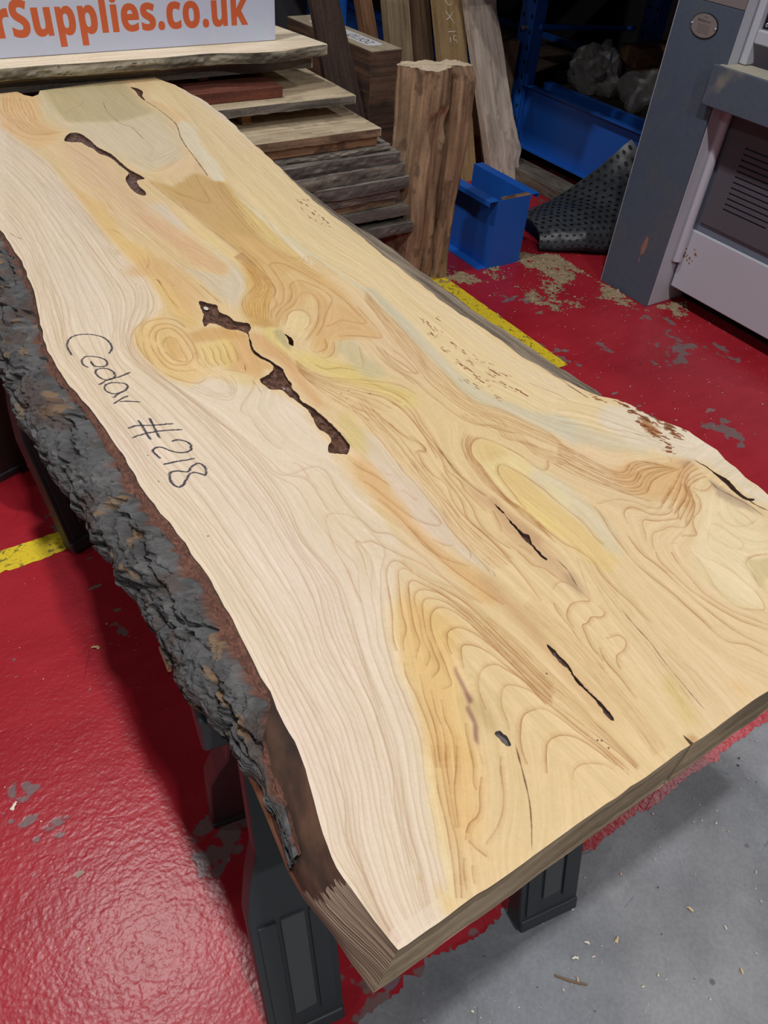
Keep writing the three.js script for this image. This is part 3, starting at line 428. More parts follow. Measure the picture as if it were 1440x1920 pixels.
function faceTexture(za, zb) {
  const H = Math.round((zb - za) * PPM), c = canvasOf(TW, H), g = c.getContext('2d'), X = (x) => (x - X0) * PPM, Y = (z) => (z - za) * PPM;
  const path = (p) => { g.beginPath(); p.forEach(([x, z], i) => (i ? g.lineTo(X(x), Y(z)) : g.moveTo(X(x), Y(z)))); };
  g.fillStyle = 'rgb(217,200,174)'; g.fillRect(0, 0, TW, H);
  TINTS.forEach((t, k) => {
    const pts = toPts(t.slice(5)), ring = [...pts, pts[0]], out = [];
    for (let i = 0; i + 1 < ring.length; i++) { const [x0, z0] = ring[i], [x1, z1] = ring[i + 1], n = Math.max(1, Math.round(Math.hypot(x1 - x0, z1 - z0) / 0.006)); for (let j = 0; j < n; j++) { const x = lerp(x0, x1, j / n), z = lerp(z0, z1, j / n); out.push([x + (noise(x * 60 + k, z * 60) - 0.5) * 0.006, z + (noise(x * 60, z * 60 + k * 3) - 0.5) * 0.02]); } }
    if (!out.some(([, z]) => z > za - 0.05 && z < zb + 0.05)) return;
    g.filter = `blur(${(t[3] * PPM / 1000).toFixed(1)}px)`; const soft = [217, 194, 155].map((q, i) => Math.round(lerp(t[i], q, t[0] < 165 ? 0 : 0.15))); g.fillStyle = `rgba(${soft},${t[4] * 0.92})`; path(out); g.closePath(); g.fill();
  });
  g.filter = 'none';
  // fibres: noise smeared along the direction field
  const im = g.getImageData(0, 0, TW, H), d = im.data, kx = 1 / (PPM * CELL);
  for (let y = 0; y < H; y++) for (let x = 0; x < TW; x++) {
    let s = 0, px = x, py = y, qx = x, qy = y, n = 0;
    const g0 = Math.min(GH - 1, ((y / PPM + za - Z0) / CELL) | 0) * GW + Math.min(GW - 1, (x * kx) | 0);
    const ax = DX[g0], az = DZ[g0];
    for (let k = 0; k < 9; k++) {
      px += ax * 1.7; py += az * 1.7; qx -= ax * 1.7; qy -= az * 1.7;
      s += WN[((px & 511) + ((py & 511) << 9))] + WN[((qx & 511) + ((qy & 511) << 9))]; n += 2;
    }
    const xm = x / PPM, zm = y / PPM + za;
    const low2 = noise(xm * 9, zm * 5 + 60) - 0.5;
    const fb = figBroad(xm + X0, zm), fm = figMid(xm + X0, zm), ff = figFine(xm + X0, zm), fg = fb * 0.009 + fm * 0.013 + ff * 0.012;
    const v = 1 + s / n * 0.1 + fg, i = (y * TW + x) * 4, yel = low2 * 8 - fg * 90;
    d[i] = clamp(d[i] * v, 0, 255); d[i + 1] = clamp(d[i + 1] * v * (1 - Math.abs(low2) * 0.015), 0, 255); d[i + 2] = clamp(d[i + 2] * v - yel, 0, 255);
  }
  g.putImageData(im, 0, 0);
  g.lineCap = 'butt'; g.lineJoin = 'round';
  const INK = { s: '158,126,92', h: '142,90,46', r: '168,134,84' };
  ringLines.forEach((L, id) => {
    if (!L.p.some(([, z]) => z > za - 0.02 && z < zb + 0.02)) return;
    const P = []; let arc = 0; for (let i = 0; i < L.p.length; i++) { if (i) arc += Math.hypot(L.p[i][0] - L.p[i - 1][0], L.p[i][1] - L.p[i - 1][1]); const a = L.p[Math.max(0, i - 1)], b = L.p[Math.min(L.p.length - 1, i + 1)], l = Math.hypot(b[0] - a[0], b[1] - a[1]) || 1, s = arc * 22, w = ((noise(s + id * 3.1, id * 1.7) - 0.5) * 3 + (noise(s * 3 + id, 8.8) - 0.5) * 1.2) * L.wob * 0.001; P.push([L.p[i][0] - (b[1] - a[1]) / l * w, L.p[i][1] + (b[0] - a[0]) / l * w]); }
    for (const [off, wid, k] of [[0.0026, 6, 0.13], [0.0012, 2.8, 0.17], [0, L.w, 0.72]]) for (let i = 0; i < P.length - 1; i += 3) {
      const e = Math.min(P.length - 1, i + 3), al = L.a * k * (0.45 + 1.1 * noise(i * 0.13 + id * 5.3, 2.4)) * smooth(0, 6, i + 1) * smooth(0, 6, P.length - i);
      g.strokeStyle = `rgba(${INK[L.t]},${al.toFixed(3)})`; g.lineWidth = wid * PPM / 1000 * (0.7 + 0.6 * noise(i * 0.2, id)); g.beginPath();
      for (let q = i; q <= e; q++) { const a = P[Math.max(0, q - 1)], b = P[Math.min(P.length - 1, q + 1)], l = Math.hypot(b[0] - a[0], b[1] - a[1]) || 1, ox = (b[1] - a[1]) / l * off, oz = -(b[0] - a[0]) / l * off; const xx = X(P[q][0] + ox), yy = Y(P[q][1] + oz); q === i ? g.moveTo(xx, yy) : g.lineTo(xx, yy); }
      g.stroke();
    }
  });
  g.lineCap = 'round'; const r = rng(31);
  for (const k of CRACKS) { const p = spline(toPts(k.slice(2)), 0.003); for (let i = 0; i + 1 < p.length; i++) { g.strokeStyle = `rgba(${72 + r() * 22},${46 + r() * 10},${34},${(k[0] * (0.7 + 0.3 * r())).toFixed(2)})`; g.lineWidth = k[1] * PPM / 1000 * (0.35 + 0.65 * noise(i * 0.35, k[1])) * smooth(0, 5, i + 1) * smooth(0, 5, p.length - i); g.beginPath(); g.moveTo(X(p[i][0]), Y(p[i][1])); g.lineTo(X(p[i + 1][0]), Y(p[i + 1][1])); g.stroke(); } }
  // beetle galleries and rot, dark brown dashes along the fibres
  const dash = (list, len, wid, spread, copies) => { for (const [x, z] of toPts(list)) for (let k = 0; k < copies; k++) { const xx = x + (r() - 0.5) * spread * (k ? 1 : 0), zz = z + (r() - 0.5) * spread * 2 * (k ? 1 : 0), [a, b] = dirAt(xx, zz), l = len * (0.3 + r()) * (k ? 0.6 : 1); g.strokeStyle = `rgba(${96 + r() * 30},${54 + r() * 14},${34},${0.6 + 0.35 * r()})`; g.lineWidth = wid * (0.5 + r()) * (k ? 0.55 : 1) * PPM / 1000; g.beginPath(); g.moveTo(X(xx - a * l / 2), Y(zz - b * l / 2)); g.lineTo(X(xx + a * l / 2), Y(zz + b * l / 2)); g.stroke(); } };
  dash(WORM_TRACKS, 0.013, 2.2, 0.014, 3); dash(WORM_TRACKS_FAR, 0.012, 2.6, 0.01, 2); dash(ROT_HOLES, 0.011, 4.2, 0.014, 4);
  g.fillStyle = 'rgba(70,50,34,.85)'; for (const [x, z] of toPts(DOTS)) { g.beginPath(); g.arc(X(x), Y(z), 1.5, 0, 7); g.fill(); }
  // the stock number in wax crayon
  for (const s of PEN) { const p = spline(toPts(s), 0.0025); for (let i = 0; i + 1 < p.length; i++) for (let q = 0; q < 3; q++) { g.strokeStyle = `rgba(52,48,56,${(0.2 + 0.5 * r()).toFixed(2)})`; g.lineWidth = (1.5 + 1.5 * r()) * PPM / 1000; const j = (r() - 0.5) * 3; g.beginPath(); g.moveTo(X(p[i][0]) + j, Y(p[i][1]) + j); g.lineTo(X(p[i + 1][0]) + j, Y(p[i + 1][1]) + j); g.stroke(); } }
  return c;
}
const farFace = faceTexture(Z0, SPLIT), nearFace = faceTexture(SPLIT, Z1 + 0.004);
const faceMat = (c) => new THREE.MeshPhysicalMaterial({ map: texOf(c, true, false), roughness: 0.5, specularIntensity: 0.55 });

const slab = thing('timber_slab', 'pale live-edge cedar slab marked Cedar #218 lying on plastic trestles', 'slab');
// outline of the planed face, near and far half
const stations = []; for (let z = -2.9; z < Z1; z += 0.012) stations.push(z); stations.push(Z1);
const leftPts = stations.map((z) => [XL(z), z]), rightPts = stations.map((z) => [XR(z), z]).filter(([, z]) => z > -2.915);
rightPts[0] = [1.013, -2.928];
const frontPts = []; for (let x = XL(Z1) + 0.01; x < XR(Z1) - 0.005; x += 0.012) { if (x > 0.594 && x < 0.612) continue; frontPts.push([x, Z1 + (noise(x * 50, 1) - 0.5) * 0.002]); }
{ const i = frontPts.findIndex(([x]) => x > 0.6); frontPts.splice(i, 0, [0.5995, Z1], [0.601, Z1 - 0.01], [0.6025, Z1 - 0.014], [0.6035, Z1 - 0.009], [0.605, Z1]); }
const holes = POCKETS.map((p) => { const q = toPts(p); const cl = new THREE.CatmullRomCurve3(q.map(([x, z]) => new THREE.Vector3(x, z, 0)), true, 'centripetal').getSpacedPoints(Math.max(30, q.length * 5)); cl.pop(); return cl.map((v, i) => [v.x + (noise(v.x * 300, v.y * 300) - 0.5) * 0.002, v.y + (noise(v.y * 300, v.x * 300 + 9) - 0.5) * 0.003]); });
function flatFace(outline, inner, za, zb) {
  const V = (p) => p.map(([x, z]) => new THREE.Vector2(x, z)), o = V(outline), h = inner.map(V);
  if (THREE.ShapeUtils.area(o) < 0) o.reverse(); for (const k of h) if (THREE.ShapeUtils.area(k) > 0) k.reverse();
  const f = THREE.ShapeUtils.triangulateShape(o, h), all = [...o, ...h.flat()], P = [], N = [], U = [];
  for (const v of all) { P.push(v.x, T, v.y); N.push(0, 1, 0); U.push((v.x - X0) / (X1 - X0), 1 - (v.y - za) / (zb - za)); }
  const I = []; for (const [a, b, c] of f) I.push(a, c, b);
  const g = new THREE.BufferGeometry(); g.setAttribute('position', new THREE.Float32BufferAttribute(P, 3)); g.setAttribute('normal', new THREE.Float32BufferAttribute(N, 3)); g.setAttribute('uv', new THREE.Float32BufferAttribute(U, 2)); g.setIndex(I); return g;
}
const nearOutline = [[XL(SPLIT), SPLIT], ...leftPts.filter(([, z]) => z > SPLIT + 0.002), ...frontPts, ...rightPts.filter(([, z]) => z > SPLIT + 0.002).reverse(), [XR(SPLIT), SPLIT]];
const farOutline = [...leftPts.filter(([, z]) => z < SPLIT - 0.002), [XL(SPLIT), SPLIT], [XR(SPLIT), SPLIT], ...rightPts.filter(([, z]) => z < SPLIT - 0.002).reverse(), ...farEdge.slice(1, -1).reverse()];
const isNear = (h) => h[0][1] > SPLIT;
part('planed_face', flatFace(nearOutline, holes.filter(isNear), SPLIT, Z1 + 0.004), faceMat(nearFace), slab, 'planed pale wood face with the crayon number');
part('planed_face', flatFace(farOutline, holes.filter((h) => !isNear(h)), Z0, SPLIT), faceMat(farFace), slab, 'planed pale wood face at the far end');

// dark bark pockets sunk into the face
const pocketTex = texOf(pixels(256, 256, (x, y) => { const n = pfbm(x / 16, y / 16, 16, 16, 4), m = pfbm(x / 64 + 3, y / 32, 4, 8, 3); const k = 0.5 + n * 1.2; return [74 * k + m * 12, 54 * k + m * 6, 46 * k]; })); 
const pocketMat = new THREE.MeshPhysicalMaterial({ map: pocketTex, roughness: 0.3, bumpMap: pocketTex, bumpScale: 0.006 });
const greyPocketMat = new THREE.MeshStandardMaterial({ color: rgb(104, 96, 92), map: pocketTex, roughness: 0.5 }); greyPocketMat.map = null;
const inside = (x, z, p) => { let c = false; for (let i = 0, j = p.length - 1; i < p.length; j = i++) if ((p[i][1] > z) !== (p[j][1] > z) && x < (p[j][0] - p[i][0]) * (z - p[i][1]) / (p[j][1] - p[i][1]) + p[i][0]) c = !c; return c; };
holes.forEach((h, k) => {
  const depth = [0.006, 0.006, 0.007, 0.007, 0.005, 0.006, 0.02, 0.007][k], xs = h.map((p) => p[0]), zs = h.map((p) => p[1]), m = 0.012, s = 0.003;
  const x0 = Math.min(...xs) - m, x1 = Math.max(...xs) + m, z0 = Math.min(...zs) - m, z1 = Math.max(...zs) + m, P = [], I = [], U = [], at = new Map();
  const vid = (i, j) => { const key = i * 5000 + j; if (!at.has(key)) { const x = x0 + i * s, z = z0 + j * s; at.set(key, P.length / 3); P.push(x, T - depth * (0.45 + 0.9 * fbm(x * 120, z * 60 + k * 9, 3)) - 0.0012, z); U.push(x * 12, z * 8); } return at.get(key); };
  const keep = (x, z) => { for (const [a, b] of [[0, 0], [m * 0.7, 0], [-m * 0.7, 0], [0, m * 0.7], [0, -m * 0.7]]) if (inside(x + a, z + b, h)) return true; return false; };
  for (let i = 0; x0 + i * s < x1; i++) for (let j = 0; z0 + j * s < z1; j++) if (keep(x0 + i * s, z0 + j * s)) { const a = vid(i, j), b = vid(i + 1, j), c = vid(i, j + 1), d = vid(i + 1, j + 1); I.push(a, c, b, b, c, d); }
  const g = new THREE.BufferGeometry(); g.setAttribute('position', new THREE.Float32BufferAttribute(P, 3)); g.setAttribute('uv', new THREE.Float32BufferAttribute(U, 2)); g.setIndex(I); g.computeVertexNormals();
  const w = grid(h.length, 1, (u, v) => { const q = h[Math.round(u * h.length) % h.length]; return [q[0], T - v * depth * 1.6, q[1]]; });
  part(k === 5 ? 'knot_hole' : k === 7 ? 'edge_crack' : 'bark_pocket', join([g.toNonIndexed(), w.toNonIndexed()]), k === 5 ? greyPocketMat : pocketMat, slab, k === 5 ? 'small grey knot hole' : 'dark resinous bark pocket');
});
// small resin blobs in the long pocket
for (const [x, z, s] of [[0.517, -1.352, 0.005], [0.508, -0.955, 0.003]]) { const g = new THREE.SphereGeometry(s, 10, 8); g.scale(1, 0.35, 1.5); g.translate(x, T - 0.003, z); part('resin_blob', g, new THREE.MeshPhysicalMaterial({ color: rgb(214, 210, 204), roughness: 0.15, clearcoat: 1 }), slab, 'whitish glossy resin blob'); }

// left flank below the bark: heart-brown, tan strip, weathered saw face at the near end
const bottomL = tab([[-2.95, 0.2], [-2.2, 0.2], [-1.5, 0.18], [-1.0, 0.17], [-0.555, 0.163], [-0.51, 0.161], [-0.42, 0.16], [-0.372, 0.156], [-0.308, 0.149], [-0.275, 0.15], [-0.233, 0.158], [-0.197, 0.161], [-0.16, 0.166]]);
const flankTex = (() => {
  const W = 1024, H = 192, za = -0.8, zb = Z1; const c = pixels(W, H, (i, j) => {
    const z = za + (zb - za) * i / W, t = j / H, n = fbm(z * 60, t * 9, 4), st = fbm(z * 14 + t * 2, t * 42 + z * 20, 4);
    const saw = [142 + (st - 0.5) * 120, 121 + (st - 0.5) * 112, 101 + (st - 0.5) * 100];
    const bw = fbm(z * 22, t * 5 + 30, 4), br = [72 + (bw - 0.5) * 70 + (n - 0.5) * 26, 51 + (bw - 0.5) * 48 + (n - 0.5) * 20, 39 + (bw - 0.5) * 32 + (n - 0.5) * 16];
    const tan = [158 + (n - 0.5) * 24, 116 + (n - 0.5) * 22, 82 + (n - 0.5) * 18];
    const edge = -0.252 - 0.055 * (t - 0.35) * (t > 0.35 ? 1 : 0.5) + (fbm(t * 30, z * 60 + 4, 3) - 0.5) * 0.03;
    let k = br; if (t > 0.74 + (fbm(z * 30, 5, 3) - 0.5) * 0.16) k = tan;
    if (z > edge) k = saw; return k.map((q) => clamp(q, 0, 255));
  }); return texOf(c, true, false); })();
const flank = grid(260, 10, (u, v) => { const z = lerp(Z0 + 0.05, Z1, u), a = XL(z), b = bottomL(z); return [lerp(a, b, v) - Math.sin(v * Math.PI) * 0.012 * smooth(Z1, Z1 - 0.08, z), lerp(T, B, v), z + (u > 0.9999 ? v * 0.0032 : 0)]; }, null, (u, v, q) => [clamp((q[2] + 0.8) / (Z1 + 0.8), 0, 1), 1 - v]);
part('waney_edge', flank, new THREE.MeshStandardMaterial({ map: flankTex, roughness: 0.75, bumpMap: flankTex, bumpScale: 0.004 }), slab, 'brown inner bark and weathered sawn corner');
// right flank, grey weathered wane
const wane = tab([[-2.95, 0.01], [-2.3, 0.02], [-2.0, 0.05], [-1.84, 0.08], [-1.55, 0.11], [-1.2, 0.118], [-0.93, 0.118], [-0.82, 0.115], [-0.76, 0.09], [-0.7, 0.05], [-0.6, 0.02], [-0.16, 0.02]]);
const greyWane = timberMat([150, 136, 116], [92, 80, 66], 12, { amp: 1.3, bump: 0.003 });
part('waney_edge', metreUV(grid(260, 8, (u, v) => { const z = lerp(-2.92, Z1, u); return [XR(z) + wane(z) * Math.sin(v * Math.PI * 0.5) + (fbm(z * 30, v * 4, 3) - 0.5) * 0.012 * v, lerp(T, B, v), z]; }), 'z'), greyWane, slab, 'grey weathered wane along the far side');
// sawn ends and underside
const endMat = timberMat([176, 154, 124], [118, 100, 78], 21, { amp: 1.2, bump: 0.0025 });
const frontTop = [[XL(Z1), Z1], ...frontPts, [XR(Z1), Z1]];
part('sawn_end', metreUV(grid(frontTop.length - 1, 6, (u, v) => { const q = frontTop[Math.round(u * (frontTop.length - 1))], x0 = bottomL(Z1), xb = q[0] < 0.3 ? lerp(x0, 0.3, (q[0] - XL(Z1)) / (0.3 - XL(Z1))) : q[0]; const lean = q[0] > 0.594 && q[0] < 0.61 ? -0.012 * v : 0; return [lerp(q[0], xb, v) + lean, lerp(T, B, v) + (v === 1 ? (noise(q[0] * 60, 4) - 0.5) * 0.006 : 0), q[1] + v * 0.003]; }), 'x'), endMat, slab, 'grey-brown sawn end of the slab');
const farFull = [[0.262, -2.9], ...farEdge.slice(1)];
part('sawn_end', metreUV(grid(farFull.length - 1, 2, (u, v) => { const q = farFull[Math.round(u * (farFull.length - 1))]; return [q[0], lerp(T, B, v), q[1]]; }), 'x'), endMat, slab);
part('underside', metreUV(grid(120, 6, (u, v) => { const z = lerp(-2.9, Z1 + 0.003, u); return [lerp(bottomL(z), XR(z) + wane(z), v), B, z]; }), 'z'), endMat, slab);

// bark: real plates and cracks
const bulge = tab([[-2.95, 0.1], [-2.0, 0.1], [-1.45, 0.095], [-1.36, 0.085], [-1.1, 0.085], [-0.9, 0.083], [-0.7, 0.08], [-0.58, 0.076], [-0.5, 0.056], [-0.44, 0.052], [-0.38, 0.044], [-0.33, 0.036], [-0.3, 0.03]]);
const innerStart = tab([[-2.95, 0], [-0.46, 0], [-0.44, 0.018], [-0.4, 0.03], [-0.36, 0.028], [-0.3, 0.026]]);
const redWidth = tab([[-2.95, 0.02], [-1.5, 0.016], [-1.36, 0.014], [-1.2, 0.02], [-1.0, 0.026], [-0.85, 0.03], [-0.6, 0.03], [-0.5, 0.022], [-0.45, 0.012], [-0.3, 0.0]]);
const plate = (z, s) => { // crack network over z and s (metres along the section)
  const wz = z + (fbm(z * 25, s * 25, 3) - 0.5) * 0.05, ws = s + (fbm(z * 18 + 9, s * 30 + 4, 3) - 0.5) * 0.03;
  const n1 = Math.abs(fbm(wz * 11 + ws * 9, ws * 34, 3) - 0.5) * 2, n2 = Math.abs(fbm(wz * 42, ws * 60 + 20, 3) - 0.5) * 2;
  return [smooth(0.0, 0.13, n1), smooth(0.0, 0.18, n2)];
};
const NZB = 960, NTB = 52, barkZ = (u) => lerp(-2.9, -0.3, u);
const barkInfo = (u, v) => {
  const z = barkZ(u), w = redWidth(z) * 0.62 + (fbm(z * 45, 2, 3) - 0.5) * 0.014, s0 = innerStart(z), bl = bulge(z) + (fbm(z * 22, 77, 3) - 0.5) * 0.024, drop = T - B;
  const vr = 0.2; let x, y, s, nx, ny;
  if (v < vr) { const t = v / vr; x = s0 + Math.max(w, 0.002) * t - (1 - t) * 0.002; y = T - 0.0005 - t * 0.005 - (s0 > 0.001 ? s0 * 0.9 : 0); s = x; nx = 0.1; ny = 1; }
  else { const t = (v - vr) / (1 - vr), a = t * Math.PI * 0.62; const xs = s0 + Math.max(w, 0.002), ys = T - 0.0055 - (s0 > 0.001 ? s0 * 0.9 : 0); const ex = Math.max(bl - xs, 0.006); x = xs + ex * Math.sin(a) ; y = lerp(ys, B + 0.004 + s0 * 0.4, 1 - Math.cos(t * Math.PI * 0.5)) ; s = xs + t * 0.1; nx = 0.75; ny = 0.65; }
  const [p1, p2] = plate(z, s), rj = vr - 0.01 + (fbm(z * 60, 12, 3) - 0.5) * 0.12, red = 1 - smooth(rj - 0.012, rj + 0.012, v), fine = fbm(z * 160, s * 190, 3);
  let d = (1 - red) * (p1 * 0.018 + p2 * 0.007 + (fbm(z * 50, s * 70, 3) - 0.5) * 0.006 - 0.013) + (fine - 0.5) * (0.0026 * (1 - red) + 0.0015);
  d *= smooth(0, 0.02, v) * (z > -0.42 ? 0.5 : 1);
  return { x: XL(z) - x - nx * d, y: Math.min(y + ny * d, T - 0.0004), z, p1, p2, red, fine, s };
};
const barkGeo = grid(NZB, NTB, (u, v) => { const b = barkInfo(u, v); return [b.x, b.y, b.z]; }, (u, v) => {
  const b = barkInfo(u, v), g = 76 + (fbm(b.z * 35 + 7, b.s * 50, 4) - 0.5) * 50 + (b.fine - 0.5) * 40, lich = smooth(0.6, 0.72, fbm(b.z * 14, b.s * 30 + 50, 3));
  let c = [g * 1.0, g * 0.99, g * 0.98];
  const flake = smooth(0.7, 0.76, fbm(b.z * 26 + 4, b.s * 44, 3)); c = c.map((q, i) => lerp(q, [128, 100, 72][i], flake * 0.8)); c = c.map((q, i) => lerp(q, [96, 100, 104][i], lich * 0.35));
  const br = smooth(0.56, 0.66, fbm(b.z * 20 + 40, b.s * 26, 3)); c = c.map((q, i) => lerp(q, [70, 50, 42][i], br * 0.45));
  const vein = smooth(0.42, 0.5, 1 - Math.abs(fbm(b.z * 120 + (b.s) * 60, b.s * 420, 3) - 0.5) * 3.2 - 0.42), rd = [92 + (b.fine - 0.5) * 44, 58 + (b.fine - 0.5) * 30, 46 + (b.fine - 0.5) * 24].map((q, i) => lerp(q, [158, 112, 86][i], vein * 0.32));
  const rr = clamp(b.red + (b.red > 0.02 ? (b.fine - 0.5) * 0.8 * (1 - b.red) : 0), 0, 1);
  c = c.map((q, i) => lerp(q, rd[i], rr)); return lin(...c.map((q) => clamp(q, 8, 255)));
}, (u, v) => [barkZ(u) * 6, v * 0.9]);
const barkTex = texOf(pixels(256, 256, (x, y) => { const n = pfbm(x / 8, y / 8, 32, 32, 4) * 255; return [n, n, n]; }), false);
part('bark', barkGeo, new THREE.MeshStandardMaterial({ vertexColors: true, roughness: 0.85, bumpMap: barkTex, bumpScale: 0.004 }), slab, 'rough dark grey furrowed bark with a red-brown cut rim');
// loose curl of bark on the flank
{ const g = grid(14, 10, (u, v) => { const z = -0.655 + u * 0.045, a = v * 2.2; return [0.15 - Math.sin(a) * 0.011 - u * 0.004, 0.786 - v * 0.035 + fbm(u * 6, v * 6, 2) * 0.008, z + (noise(u * 5, v * 5) - 0.5) * 0.01]; }); part('bark_curl', g, new THREE.MeshStandardMaterial({ color: rgb(150, 128, 92), roughness: 0.9, side: THREE.DoubleSide }), slab, 'loose yellowish bark flake'); }

// ================================================================ FLOOR
const floorConcrete = (() => {
  const N = 1024, c = pixels(N, N, (x, y) => { const u = x / N, v = y / N; const a = pfbm(u * 5, v * 5, 5, 5, 5), b = pfbm(u * 24 + 5, v * 24, 24, 24, 3), f = pnoise(u * 400, v * 400, 400, 400); const k = 130 + (a - 0.5) * 54 + (b - 0.5) * 26 + (f - 0.5) * 12; const w = (pfbm(u * 4 + 9, v * 4 + 3, 4, 4, 3) - 0.5) * 26; return [k + w * 0.3, k + 2, k + 5 - w * 0.35]; }), g = c.getContext('2d'), r = rng(9);
  for (let i = 0; i < 420; i++) { const x = r() * N, y = r() * N, a = r() * 6.3, l = 3 + r() * 22; g.strokeStyle = r() < 0.5 ? `rgba(60,62,66,${0.15 + r() * 0.3})` : `rgba(170,170,168,${0.1 + r() * 0.25})`; g.lineWidth = 0.6 + r() * 1.2; g.beginPath(); g.moveTo(x, y); g.lineTo(x + Math.cos(a) * l, y + Math.sin(a) * l); g.stroke(); }
  for (let i = 0; i < 60; i++) { g.fillStyle = `rgba(58,56,58,${0.2 + r() * 0.3})`; g.beginPath(); g.arc(r() * N, r() * N, 1 + r() * 3, 0, 7); g.fill(); }
  return c; })();
const redPaint = (() => {
  const N = 2048, r = rng(15), bump = new Float32Array(N * N);
  const c = pixels(N, N, (x, y) => {
    const u = x / N, v = y / N, a = pfbm(u * 6, v * 6, 6, 6, 4), st = pfbm(u * 14 + v * 26, v * 60 - u * 10, 200, 200, 3);
    const q = u * 24 + v * 14, worn = smooth(0.7, 0.73, pfbm(u * 9 + 3, v * 9, 9, 9, 5) * 0.7 + pfbm(u * 60, v * 60, 60, 60, 3) * 0.3) * 0.9;
    const red = [164 + (a - 0.5) * 34 + (st - 0.5) * 12, 36 + (a - 0.5) * 22 + (st - 0.5) * 8, 47 + (a - 0.5) * 22 + (st - 0.5) * 8];
    const grey = [120 + (a - 0.5) * 30, 104 + (a - 0.5) * 30, 102 + (a - 0.5) * 30];
    const wv = pfbm(u * 130, v * 200, 130, 200, 2), pe = pfbm(u * 330, v * 330, 330, 330, 2);
    bump[y * N + x] = clamp((wv * 0.55 + pe * 0.45) * 200 * (1 - worn * 0.5), 0, 255);
    return red.map((k, i) => lerp(k, grey[i], worn));
  });
  const g = c.getContext('2d'), bc = pixels(N, N, (x, y) => { const b = bump[y * N + x]; return [b, b, b]; }), bg = bc.getContext('2d');
  for (let i = 0; i < 90; i++) { // chips in the paint
    const x = r() * N, y = r() * N, s = 2 + Math.pow(r(), 3) * 22, a = r() * 6.3; for (const [k, col] of [[g, `rgba(${120 + r() * 26},${104 + r() * 20},${102 + r() * 16},.9)`], [bg, 'rgba(40,40,40,.9)']]) { k.fillStyle = col; k.beginPath(); const rr = rng(i * 7 + 3); for (let j = 0; j < 9; j++) { const t = a + j / 9 * 6.283, q = s * (0.35 + rr() * 0.75); k.lineTo(x + Math.cos(t) * q * 1.5, y + Math.sin(t) * q * 0.7); } k.closePath(); k.fill(); }
  }
  for (let i = 0; i < 240; i++) { const x = r() * N, y = r() * N, a = r() * 6.3, l = 10 + r() * r() * 170, w = 0.5 + r() * 1.3; for (const [k, col] of [[g, r() < 0.5 ? `rgba(92,14,22,${0.25 + r() * 0.35})` : `rgba(190,92,96,${0.15 + r() * 0.3})`], [bg, 'rgba(30,30,30,.6)']]) { k.strokeStyle = col; k.lineWidth = w; k.beginPath(); k.moveTo(x, y); k.lineTo(x + Math.cos(a) * l, y + Math.sin(a) * l); k.stroke(); } }
  return [c, bc]; })();
const floorMatC = new THREE.MeshStandardMaterial({ map: texOf(floorConcrete), roughness: 0.72, bumpMap: texOf(floorConcrete, false), bumpScale: 0.0015 });
const RX0 = -5, RX1 = 6.4, RZ0 = -6.4, RZ1 = 4.6;
struct('floor', metreUV(new THREE.BoxGeometry(RX1 - RX0, 0.1, RZ1 - RZ0).translate((RX0 + RX1) / 2, -0.0512, (RZ0 + RZ1) / 2), 'x', 0.55, 0.21), floorMatC, 'grey concrete workshop floor');
// red painted area behind a ragged line
const sheet = (pts, y, s, off = 0) => { const v = pts.map(([x, z]) => new THREE.Vector2(x, z)); if (THREE.ShapeUtils.area(v) < 0) v.reverse(); const f = THREE.ShapeUtils.triangulateShape(v, []), P = [], N = [], U = [], I = []; for (const p of v) { P.push(p.x, y, p.y); N.push(0, 1, 0); U.push(p.x * s + off, p.y * s + off); } for (const [a, b, c] of f) I.push(a, c, b); const g = new THREE.BufferGeometry(); g.setAttribute('position', new THREE.Float32BufferAttribute(P, 3)); g.setAttribute('normal', new THREE.Float32BufferAttribute(N, 3)); g.setAttribute('uv', new THREE.Float32BufferAttribute(U, 2)); g.setIndex(I); return g; };
{
  const e = []; for (let x = RX0 + 0.02; x < RX1; x += 0.006) e.push([x, -0.29 + (fbm(x * 30, 1, 3) - 0.5) * 0.02 + (fbm(x * 150, 6, 3) - 0.5) * 0.012 + (x < 0.62 ? smooth(0.55, 0.7, fbm(x * 14, 44, 4)) * -0.018 : 0)]);
  const red = sheet([...e, [RX1 - 0.02, RZ0 + 0.02], [RX0 + 0.02, RZ0 + 0.02]], 0, 0.5, 0.13);
  const rm = new THREE.MeshPhysicalMaterial({ map: texOf(redPaint[0]), bumpMap: texOf(redPaint[1], false), bumpScale: 0.0012, roughness: 0.3, specularIntensity: 0.75 });
  struct('floor_paint', red, rm, 'glossy red floor paint, worn and scratched');
}
